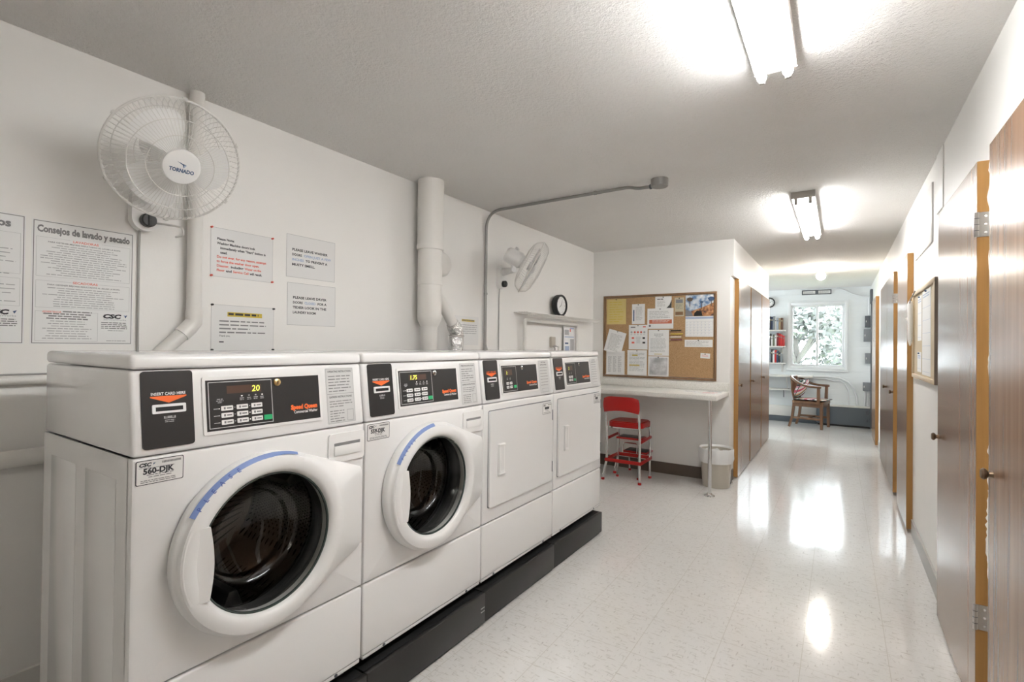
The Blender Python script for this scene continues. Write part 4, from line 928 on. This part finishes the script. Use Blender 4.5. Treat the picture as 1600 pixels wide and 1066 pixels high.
# ------------------------------------------------------------------ red step stool
t = thing('step_stool', 'red vinyl and chrome step stool chair pushed under the counter', 'step stool', (-1.70, 4.65, 0))
SX0, SX1 = -1.865, -1.520; sc_ = (SX0+SX1)/2
b = MB(); vs = []; fs = []; nu, nv = 15, 9     # curved back pad
def backpt(u, v, off):
    x = sc_ + (u-.5)*.352*(1-.05*(2*v-1)**2); ar = .020*math.sin(math.pi*u); zb = .652+.022*math.sin(math.pi*u); zt = .806-.022*abs(2*u-1)**5
    if v > .9 or v < .1: pass
    z = zb+(zt-zb)*v; y = 4.432-ar*.9+off - .012*(v-.5); return (x, y, z)
for off in (0, .016):
    for i in range(nu):
        for j in range(nv): 
            u, v = i/(nu-1), j/(nv-1); e = .006*max(0, (abs(2*u-1)-.8)/.2)+.006*max(0, (abs(2*v-1)-.7)/.3); vs.append(backpt(u, v, off+(e if off == 0 else -e)))
m_ = nu*nv
for i in range(nu-1):
    for j in range(nv-1):
        o_ = i*nv+j; fs.append([o_, o_+nv, o_+nv+1, o_+1]); fs.append([m_+o_, m_+o_+1, m_+o_+nv+1, m_+o_+nv])
for i in range(nu-1):
    for j in (0, nv-1): fs.append([i*nv+j, (i+1)*nv+j, m_+(i+1)*nv+j, m_+i*nv+j])
for j in range(nv-1):
    for i in (0, nu-1): fs.append([i*nv+j, i*nv+j+1, m_+i*nv+j+1, m_+i*nv+j])
b.add(vs, fs, REDV); obj('backrest', b, t, angle=60)
b = MB(); fr = (Vector((0, 0, 0)), Vector((1, 0, 0)), Vector((0, 1, 0)), Vector((0, 0, 1))); b.fr = fr; b.rrect(SX0+.005, SX1-.005, 4.515, 4.835, .07, .508, .552, REDV, 6); b.rrect(SX0+.018, SX1-.018, 4.528, 4.822, .06, .552, .561, REDV, 6); obj('seat', b, t)
b = MB(); b.box(SX0+.02, SX1-.02, 4.53, 4.82, .490, .508, CHROME, .004); obj('seat_frame', b, t)
feet = {'rl': (-1.886, 4.487), 'rr': (-1.530, 4.497), 'fr': (-1.528, 4.79), 'fl': (-1.880, 4.775)}
for nm, (fx, fy) in feet.items():
    xx = SX0+.012 if fx < sc_ else SX1-.012; back = nm[0] == 'r'; yy = 4.50 if back else 4.80
    pts = [(fx, fy, .012), (fx*.9+xx*.1, fy, .05), (xx, yy, .19), (xx, yy, .40)] + ([(xx, yy-.015, .55), (xx, 4.456, .72), (xx, 4.452, .76)] if back else [(xx, yy-.015, .50)])
    b = MB(); b.tube(smooth_path(pts, .05, 4), .0115, CHROME, 12); lg = obj('leg', b, t)
    f = MB(); f.lathe([(.016, 0), (.0165, .018), (.0125, .022)], (fx, fy, 0), (0, 0, 1), REDV, 14, True); obj('rubber_foot', f, lg)
b = MB()
for q in ((SX0-.004, SX1+.004, 4.486, 4.494), (SX0-.004, SX1+.004, 4.806, 4.814)): b.box(*q, .178, .210, REDP, .002)
for x in (SX0-.002, SX1-.006): b.box(x, x+.008, 4.494, 4.806, .178, .210, REDP, .002)
obj('lower_frame', b, t)
for x in (SX0-.002, SX1-.006):
    b = MB(); b.solid([(x, 4.50, .375), (x+.008, 4.50, .375), (x+.008, 4.81, .385), (x, 4.81, .385), (x, 4.50, .402), (x+.008, 4.50, .402), (x+.008, 4.81, .412), (x, 4.81, .412)], REDP, .002); obj('side_rail', b, t)
for (y0, y1, z, x0, x1) in ((4.66, 4.83, .390, -1.825, -1.575), (4.83, 5.02, .228, -1.822, -1.570)):
    b = MB(); b.box(x0, x1, y0, y1, z-.018, z, REDP, .005); b.box(x0+.015, x1-.015, y0+.012, y1-.012, z, z+.004, BLACKP, .001); obj('step', b, t, 'red step with black rubber tread')
b = MB(); b.tube(smooth_path([(-1.77, 4.70, .235), (-1.77, 4.72, .33), (-1.63, 4.72, .33), (-1.63, 4.70, .235)], .03), .005, CHROME, 8); obj('step_brace', b, t)
for fx, fy, tz in ((-1.813, 4.673, .385), (-1.600, 4.660, .385), (-1.800, 4.985, .215), (-1.588, 4.975, .215)):
    b = MB(); ty = fy+.03 if fy < 4.8 else fy-.02; b.tube(smooth_path([(fx, fy, .012), (fx, (fy+ty)/2, .10), (fx, ty, tz)], .03), .009, CHROME, 10); lg = obj('step_leg', b, t)
    f = MB(); f.lathe([(.013, 0), (.0135, .016), (.010, .019)], (fx, fy, 0), (0, 0, 1), REDV, 12, True); obj('rubber_foot', f, lg)

# ------------------------------------------------------------------ waste bin
bx, by = -.945, 4.895
t = thing('waste_bin', 'beige plastic waste bin with a white liner under the end of the counter', 'bin', (bx, by, 0))
b = MB(); b.lathe([(0, .004), (.112, .004), (.115, 0), (.118, .006), (.137, .325), (.141, .328), (.141, .335), (.134, .335), (.114, .012)], (bx, by, 0), (0, 0, 1), BEIGE, 40); obj('bin_body', b, t)
rnd = random.Random(4); ph = [rnd.uniform(0, 6) for _ in range(4)]
def wob(j, a): return (.0035*math.sin(9*a+ph[0]) + .0025*math.sin(17*a+ph[1]+j))*(0.4+.25*j)*(1 if j < 7 else .4)
b = MB(); b.lathe([(.118, .18), (.130, .30), (.140, .346), (.146, .352), (.150, .344), (.147, .30), (.149, .262), (.142, .222)], (bx, by, 0), (0, 0, 1), BAG, 64, wob=lambda j, a: wob(j, a)*.55); obj('bin_liner', b, t, 'thin white bin bag folded over the rim', angle=70)
b = MB(); b.box(-.853, -.845, 5.02, 5.045, .0, .075, DKGREY, .002); b.lathe([(.012, 0), (.012, .02), (0, .022)], (-.832, 5.03, 0), (0, 0, 1), CHROME, 12); b.box(-.853, -.83, 5.025, 5.04, 0, .008, CHROME, .001); obj('door_stop', b, None, 'small metal door stop on the floor between the waste bin and first corridor closet door', 'door stop')

# ------------------------------------------------------------------ right-hand cork board
t = thing('cork_board', 'pale framed cork board on the right wall beyond the second brown door', 'notice board', (XR, 3.8, 1.09)); fr = frame((XR, 4.29, 1.092), '-X'); w, h = .94, .560
b = MB(fr); b.rect(.02, w-.02, .02, h-.02, .0004, .010, CORKP); obj('cork_panel', b, t)
b = MB(fr)
for q in ((0, w, 0, .024), (0, w, h-.024, h), (0, .024, .024, h-.024), (w-.024, w, .024, h-.024)): b.rect(*q, .0003, .022, PALEW, .002)
b.rect(w, w+.004, 0, h, .0003, .020, BROWNB); obj('frame', b, t)
for (y1, y0, z0, z1, lab, sd) in ((3.88, 3.55, 1.125, 1.622, 'tall white ruled sign-up sheet nearest on the right cork board', 61), (4.09, 3.91, 1.33, 1.61, 'narrow white list on the right cork board beyond the ruled sheet', 62), (4.10, 3.92, 1.135, 1.26, 'small white note low on the right cork board', 63)):
    fr = frame((XR-.010, y1, z0), '-X'); b = MB(fr); w, h = y1-y0, z1-z0; b.rect(0, w, 0, h, .0006, .0016, PAPER)
    for i in range(max(2, int(h/.075))): b.fl(.008, w-.008, .02+i*.075, .0215+i*.075, .0019, BINK)
    b.lines(.02, w-.03, h-.02, .014, 2, BINK, .002, .5, sd); o = obj('pinned_paper', b, None, lab, 'paper', 'papers on the right cork board')
    q = MB(); q.lathe([(.005, 0), (.004, .004), (.0055, .008), (0, .009)], b.p(w/2, h-.008, .0016), (-1, 0, 0), NAVY, 8); obj('push_pin', q, o)
t = thing('hanging_pen', 'white pen hanging on a cord at the far edge of the right cork board', 'pen', (XR-.03, 4.24, 1.30))
b = MB(); b.tube(smooth_path([(XR-.030, 4.05, 1.645), (XR-.034, 4.15, 1.62), (XR-.040, 4.23, 1.60), (XR-.034, 4.235, 1.42)], .03), .0035, MINK, 6); obj('cord', b, t)
b = MB(); b.tube([(XR-.034, 4.237, 1.60), (XR-.036, 4.24, 1.575), (XR-.036, 4.24, 1.34), (XR-.036, 4.24, 1.30)], [.008, .016, .014, .004], PLASTW, 10); obj('barrel', b, t)
b = MB(); b.tube([(XR-.001, 4.32, 1.478), (XR-.045, 4.32, 1.475), (XR-.05, 4.32, 1.49)], .006, WIRE, 8); obj('coat_hook', b, None, 'small white hook on the right wall beyond the cork board', 'hook')

# ================================================================== far room
def shelf(z, lab):
    t = thing('book_shelf', lab, 'shelf', (-1.05, YF, z), 'wall shelves left of the window')
    b = MB(); b.box(-1.55, -.785, YF-.20, YF-.001, z-.022, z, CREAM, .003); obj('board', b, t)
    for x in (-1.4, -.84):
        q = MB(); q.box(x-.010, x+.010, YF-.15, YF-.001, z-.034, z-.022, CREAM, .001); q.box(x-.010, x+.010, YF-.012, YF-.001, z-.16, z-.022, CREAM, .001); obj('bracket', q, t)
SHZ = (1.592, 1.312, 1.022)
for z, l in zip(SHZ, ('top white bookshelf left of the far window', 'middle white bookshelf left of the far window', 'bottom white bookshelf left of the far window')): shelf(z, l)
BC = {'black': (.02, .02, .025), 'navy': (.04, .06, .13), 'grey': (.22, .24, .26), 'brown': (.16, .08, .05), 'red': (.55, .03, .03), 'white': (.70, .70, .70), 'tan': (.40, .30, .18), 'olive': (.13, .14, .09), 'maroon': (.20, .03, .04), 'charcoal': (.06, .065, .07), 'pale blue': (.38, .44, .52), 'rust': (.30, .11, .06)}
BMAT = {k: pm(k.replace(' ', '_')+'_book_cover', c, .45) for k, c in BC.items()}
ORD = ('first', 'second', 'third', 'fourth', 'fifth', 'sixth', 'seventh', 'eighth', 'ninth')
ROWS = (('top', [('black', .225), ('charcoal', .235), ('navy', .23), ('grey', .24), ('white', .215), ('pale blue', .21), ('tan', .205), ('brown', .21), ('rust', .19)]),
        ('middle', [('navy', .19), ('charcoal', .215), ('white', .17), ('olive', .20), ('white', .19), ('maroon', .225), ('red', .215), ('red', .20), ('red', .18)]),
        ('bottom', [('charcoal', .235), ('pale blue', .22), ('black', .23), ('white', .205), ('red', .22), ('navy', .20), ('charcoal', .18), ('grey', .16)]))
proto = None
for z, (row, bl) in zip(SHZ, ROWS):
    rnd = random.Random(len(row)); x = -1.06
    for i, (c, hgt) in enumerate(bl):
        wd = rnd.uniform(.026, .033)
        if x+wd > -.79: break
        dpt = rnd.uniform(.13, .16); yb_ = YF-.03; o_ = thing('shelved_book', '%s book, %s from the left in view on the %s shelf by the window' % (c, ORD[i], row), 'book', (x+wd/2, yb_-dpt/2, z), 'books on the %s shelf' % row)
        b = MB(); b.box(x+.001, x+wd-.001, yb_-dpt, yb_, z, z+hgt, BMAT[c], .0015); b.box(x+.004, x+wd-.004, yb_-dpt-.0006, yb_-dpt+.001, z+hgt*.70, z+hgt*.80, TANP if c in ('black', 'navy', 'brown', 'maroon', 'charcoal') else MINK); obj('cover', b, o_)
        b = MB(); b.box(x+.0035, x+wd-.0035, yb_-dpt+.006, yb_-.003, z+hgt-.002, z+hgt+.0008, PAPER); obj('page_block', b, o_)
        x += wd+.0005
# wall clock at far left
t = thing('wall_clock', 'round black wall clock above the bookshelves, half hidden by the closets', 'clock', (-1.045, YF, 2.0)); cc = Vector((-1.045, YF-.001, 2.083)); n = Vector((0, -1, 0))
b = MB(); b.lathe([(.090, 0), (.090, .025), (.084, .032), (.070, .028), (.068, .02)], cc, n, BLACKP, 36); obj('rim', b, t)
b = MB((cc, Vector((1, 0, 0)), Vector((0, 0, 1)), n)); b.lathe([(0, .018), (.069, .018)], cc, n, PAPER, 36)
for i in range(12): a = i*math.pi/6; b.fl(.056*math.cos(a)-.005, .056*math.cos(a)+.005, .056*math.sin(a)-.006, .056*math.sin(a)+.006, .0186, INK)
b.flat([(0, -.003), (.045, .018), (.044, .022), (-.003, .003)], .019, INK); b.flat([(.003, 0), (-.018, -.030), (-.021, -.028), (-.002, .003)], .019, INK); obj('dial', b, t)
# narrow picture above the window
t = thing('narrow_picture', 'long narrow dark-framed picture with two pale panels above the window', 'picture', (-.33, YF, 2.19)); fr = frame((-.545, YF, 2.195), '-Y'); w, h = .43, .078
b = MB(fr)
for q in ((0, w, 0, .014), (0, w, h-.014, h), (0, .016, .014, h-.014), (w-.016, w, .014, h-.014), (w*.46, w*.56, .014, h-.014)): b.rect(*q, .0003, .02, DKGREY, .002)
obj('frame', b, t); b = MB(fr); b.rect(.014, w-.014, .012, h-.012, .0005, .008, PAPER); b.lines(.03, .18, .055, .010, 4, GINK, .0085, .4, 71); b.lines(.26, .40, .055, .010, 4, GINK, .0085, .4, 72); obj('print', b, t)
# bench shelves, heaters
t = thing('wall_bench', 'white wall-mounted bench top under the bookshelves and window', 'bench', (-1.6, YF, .78)); b = MB(); b.box(-3.29, -.37, 9.62, YF-.001, .785, .815, CREAM, .004); obj('bench_top', b, t)
for x in (-3.0, -1.9, -.75):
    b = MB(); b.tube([(x, YF-.003, .55), (x, 9.66, .782)], .008, CREAM, 8); obj('bracket', b, t)
b = MB(); b.box(-3.29, -.52, 9.72, YF-.001, .553, .575, CREAM, .003); obj('low_shelf', b, None, 'lower white shelf under the bench top at the far wall', 'shelf')
t = thing('baseboard_heater', 'long low white baseboard heater behind the wooden chair', 'heater', (-1.8, YF, 0)); b = MB(); b.box(-3.29, -.315, 9.87, YF-.001, .10, .275, CREAM, .008); obj('cover', b, t); b = MB(); b.box(-3.29, -.315, 9.89, YF-.001, 0, .098, HEAT, .004); obj('base_strip', b, t)
t = thing('grey_heater', 'slate grey heater cabinet with a white top in the right corner under the window', 'heater', (.06, 9.88, 0)); b = MB(); b.box(-.31, .425, 9.825, YF-.001, .03, .318, HEAT, .006); b.box(-.30, .42, 9.84, YF-.001, 0, .03, BLACK); obj('cabinet', b, t)
b = MB(); b.box(-.315, .428, 9.815, YF-.001, .319, .345, CREAM, .006); obj('top_cover', b, t)
b = MB(); b.fr = frame((0, 9.825, 0), '-Y'); b.rrect(.36, .40, .22, .29, .006, 0, .008, DKGREY); b.rrect(.37, .39, .10, .14, .004, 0, .004, DKGREY); obj('access_plate', b, t)
b = MB(); b.tube([(-.36, 9.925, .800), (-.15, 9.925, .805), (.0, 9.925, .79), (.12, 9.925, .73), (.20, 9.925, .62), (.245, 9.925, .48), (.25, 9.925, .346)], .014, WHITEW, 10); obj('curved_conduit', b, None, 'white conduit arching from the bench top down to the grey heater', 'conduit', 'white conduits by the heater')
b = MB(); b.tube([(-.36, 9.925, .765), (-.18, 9.925, .765), (-.08, 9.925, .735), (.0, 9.925, .755), (.08, 9.925, .70), (.13, 9.925, .58), (.135, 9.925, .346)], .009, WHITEW, 8); obj('curved_conduit', b, None, 'thinner white cable sagging inside the arched conduit at the far wall', 'conduit', 'white conduits by the heater')
b = MB(); b.tube(smooth_path([(-.05, 9.93, 2.27), (.05, 9.93, 2.262), (.18, 9.93, 2.18), (.30, 9.93, 2.135), (.385, 9.93, 2.125)], .06), .012, WHITEW, 8); obj('curved_conduit', b, None, 'white conduit sloping down the far wall beside the ceiling', 'conduit', 'white conduits by the heater')
for (x0, x1, z0, z1, lab, m_) in ((.345, .422, 1.63, 1.815, 'topmost dark grey electrical box in the far right corner', DKGREY), (.33, .422, 1.395, 1.60, 'second grey electrical box from the top in the far right corner', GREYP), (.350, .422, 1.04, 1.21, 'third grey electrical box down in the far right corner', GREYP), (.322, .422, .60, .735, 'lowest grey electrical box in the far right corner, above the heater', GREYP)):
    t = thing('electrical_box', lab, 'electrical box', ((x0+x1)/2, YF, z0), 'electrical boxes in the far corner'); b = MB(); b.box(x0, x1, YF-.07, YF-.001, z0, z1, m_, .004); obj('box_body', b, t)
    b = MB(); b.box(x0+.004, x1-.004, YF-.076, YF-.070, z0+.004, z1-.004, m_, .002); b.box(x0+.012, x0+.020, YF-.080, YF-.076, (z0+z1)/2-.015, (z0+z1)/2+.015, PLASTW); obj('cover_plate', b, t)
b = MB(); b.tube([(.395, YF-.02, 2.12), (.395, YF-.02, 1.82)], .010, WHITEW, 8); b.tube([(.36, YF-.02, .595), (.345, YF-.02, .346)], .010, WHITEW, 8); b.tube([(.395, YF-.02, .595), (.385, YF-.02, .346)], .010, WHITEW, 8); obj('riser_conduit', b, None, 'thin white vertical conduit joining the electrical boxes in the corner', 'conduit')
b = MB(); b.box(XR-.035, XR-.001, 9.45, 9.62, 1.98, 2.20, DKGREY, .003); b.box(XR-.025, XR-.001, 9.50, 9.56, .05, 1.98, DKGREY, .003); obj('cable_trunking', b, None, 'dark grey vertical cable trunking on the right wall by the window', 'trunking')
b = MB(); b.tube([(-.80, 9.80, .44), (-.80, 9.80, .55), (-.72, 9.79, .575), (-.68, 9.79, .555)], .006, DKGREY, 8); b.tube([(-.80, 9.80, .44), (-.80, 9.80, .43)], .007, DKGREY, 8); obj('bent_hook', b, None, 'dark bent hook hanging below the low shelf behind the chair', 'hook')

# ------------------------------------------------------------------ wooden armchair
t = thing('wooden_armchair', 'wooden captain armchair with bowed arms in front of the far window', 'chair', (-.385, 9.455, 0), local=True)
t.rotation_euler = (0, 0, -.20)
def bar(pts, r, name, flat=1.0, seg=8, parent=t, mat=CHAIRW):
    b = MB(); b.tube(pts, r, mat, seg, rot=math.pi/4 if seg == 4 else 0, flat=flat); return obj(name, b, parent)
b = MB(); b.fr = (Vector((0, 0, 0)), Vector((1, 0, 0)), Vector((0, 1, 0)), Vector((0, 0, 1))); b.rrect(-.22, .235, -.235, .235, .05, .395, .432, CHAIRW, 5); obj('seat', b, t)
b = MB(); b.box(-.20, .21, -.215, -.195, .340, .395, CHAIRW, .003); b.box(-.20, .21, .195, .215, .340, .395, CHAIRW, .003); b.box(.19, .21, -.20, .20, .340, .395, CHAIRW, .003); b.box(-.20, -.18, -.20, .20, .340, .395, CHAIRW, .003); obj('apron', b, t)
for s_ in (-1, 1):
    bar([(.200, s_*.205, .396), (.205, s_*.210, .02), (.205, s_*.210, 0)], [.030, .025, .024], 'leg', seg=4)
    bar([(-.190, s_*.190, .396), (-.215, s_*.195, .16), (-.262, s_*.200, 0)], [.028, .025, .022], 'leg', seg=4)
    bar([(.202, s_*.208, .155), (-.216, s_*.195, .155)], .014, 'stretcher', 1.3, 8)
    bar([(.165, s_*.235, .415), (.170, s_*.245, .655)], [.030, .028], 'arm_post', 1.0, 4)
bar([(0, -.20, .155), (0, .20, .155)], .013, 'stretcher', 1.3)
rail = [(.205, -.250, .668), (.10, -.262, .668), (-.02, -.262, .680), (-.12, -.250, .722), (-.20, -.215, .775), (-.252, -.13, .805), (-.268, 0, .812)]
rail = rail + [(x, -y, z) for x, y, z in rail[-2::-1]]
b = MB(); b.tube(smooth_path(rail, .05, 3), .026, CHAIRW, 12, flat=.75); obj('arm_rail', b, t, angle=60)
for i, y in enumerate((-.19, -.13, -.065, 0, .065, .13, .19)):
    x1 = -.262+.6*(abs(y)/.25)**2.5*.12; z1 = .795-.035*(abs(y)/.19)**3; bar([(-.195, y*.85, .43), ((-.195+x1)/2-.015, y*.93, (.43+z1)/2), (x1, y, z1)], .013, 'spindle', 1.3)
def stripes(name):
    m = pm(name, (.8, .8, .8), .8); n, l, bb = nt(m); v = coords(m, (1, 1, 1), rot=(.5, .5, .6)); s = n.new('ShaderNodeSeparateXYZ'); l.new(v, s.inputs[0])
    mm = n.new('ShaderNodeMath'); mm.operation = 'MULTIPLY'; mm.inputs[1].default_value = 5.0; l.new(s.outputs[0], mm.inputs[0]); fr_ = n.new('ShaderNodeMath'); fr_.operation = 'FRACT'; l.new(mm.outputs[0], fr_.inputs[0])
    r = n.new('ShaderNodeValToRGB'); r.color_ramp.interpolation = 'CONSTANT'; e = r.color_ramp.elements; st = [(0, (.62, .10, .16)), (.16, (.80, .78, .76)), (.30, (.78, .36, .42)), (.42, (.03, .03, .03)), (.54, (.80, .78, .76)), (.68, (.05, .16, .12)), (.78, (.70, .40, .22)), (.88, (.80, .78, .76))]
    while len(e) < len(st): e.new(.5)
    for i, (p, c) in enumerate(st): e[i].position = p; e[i].color = (*c, 1)
    l.new(fr_.outputs[0], r.inputs['Fac']); l.new(r.outputs['Color'], bb.inputs['Base Color']); return m
def cushion(name, label, size, loc, rot, mat, edge):
    b = MB(); n = 14; vs = []; fs = []; L_, W_, T_ = size
    for sgn in (1, -1):
        for i in range(n+1):
            for j in range(n+1):
                u, v = i/n*2-1, j/n*2-1; hh = T_*((1-u**4)*(1-v**4))**.55; pin_ = 1-.06*(1-abs(u))*(abs(v)**3); vs.append((u*L_*(1-.05*(1-v*v)*abs(u)**3), v*W_*(1-.05*(1-u*u)*abs(v)**3), sgn*hh))
    m = (n+1)**2
    for i in range(n):
        for j in range(n):
            o_ = i*(n+1)+j; fs.append([o_, o_+n+1, o_+n+2, o_+1]); fs.append([m+o_, m+o_+1, m+o_+n+2, m+o_+n+1])
    b.add(vs, fs, mat); R_ = Matrix.Rotation(-.20, 4, 'Z'); Mx = Matrix.Translation((-.385, 9.455, 0)) @ R_ @ Matrix.Translation(loc) @ rot.to_4x4()
    loop = []
    for q in range(4):
        for i in range(n):
            u, v = (-1+2*i/n, -1) if q == 0 else (1, -1+2*i/n) if q == 1 else (1-2*i/n, 1) if q == 2 else (-1, 1-2*i/n); loop.append((u*L_*(1-.05*(1-v*v)*abs(u)**3), v*W_*(1-.05*(1-u*u)*abs(v)**3), 0))
    b.tube(loop, .006, edge, 6, closed=True)
    o = obj(name, b, None, label, 'cushion', None, loc=(0, 0, 0), angle=70); o.matrix_world = Mx; return o
STR = stripes('striped_cushion_fabric')
cushion('striped_pillow', 'red, white and black striped pillow leaning on the chair back', (.155, .185, .055), (-.135, 0, .625), Matrix.Rotation(math.radians(-68), 3, 'Y'), STR, BLACKP)
cushion('seat_pad', 'pale striped seat pad with a dark edge on the wooden armchair', (.225, .21, .018), (.030, 0, .452), Matrix.Rotation(0, 3, 'Y'), STR, BLACKP)
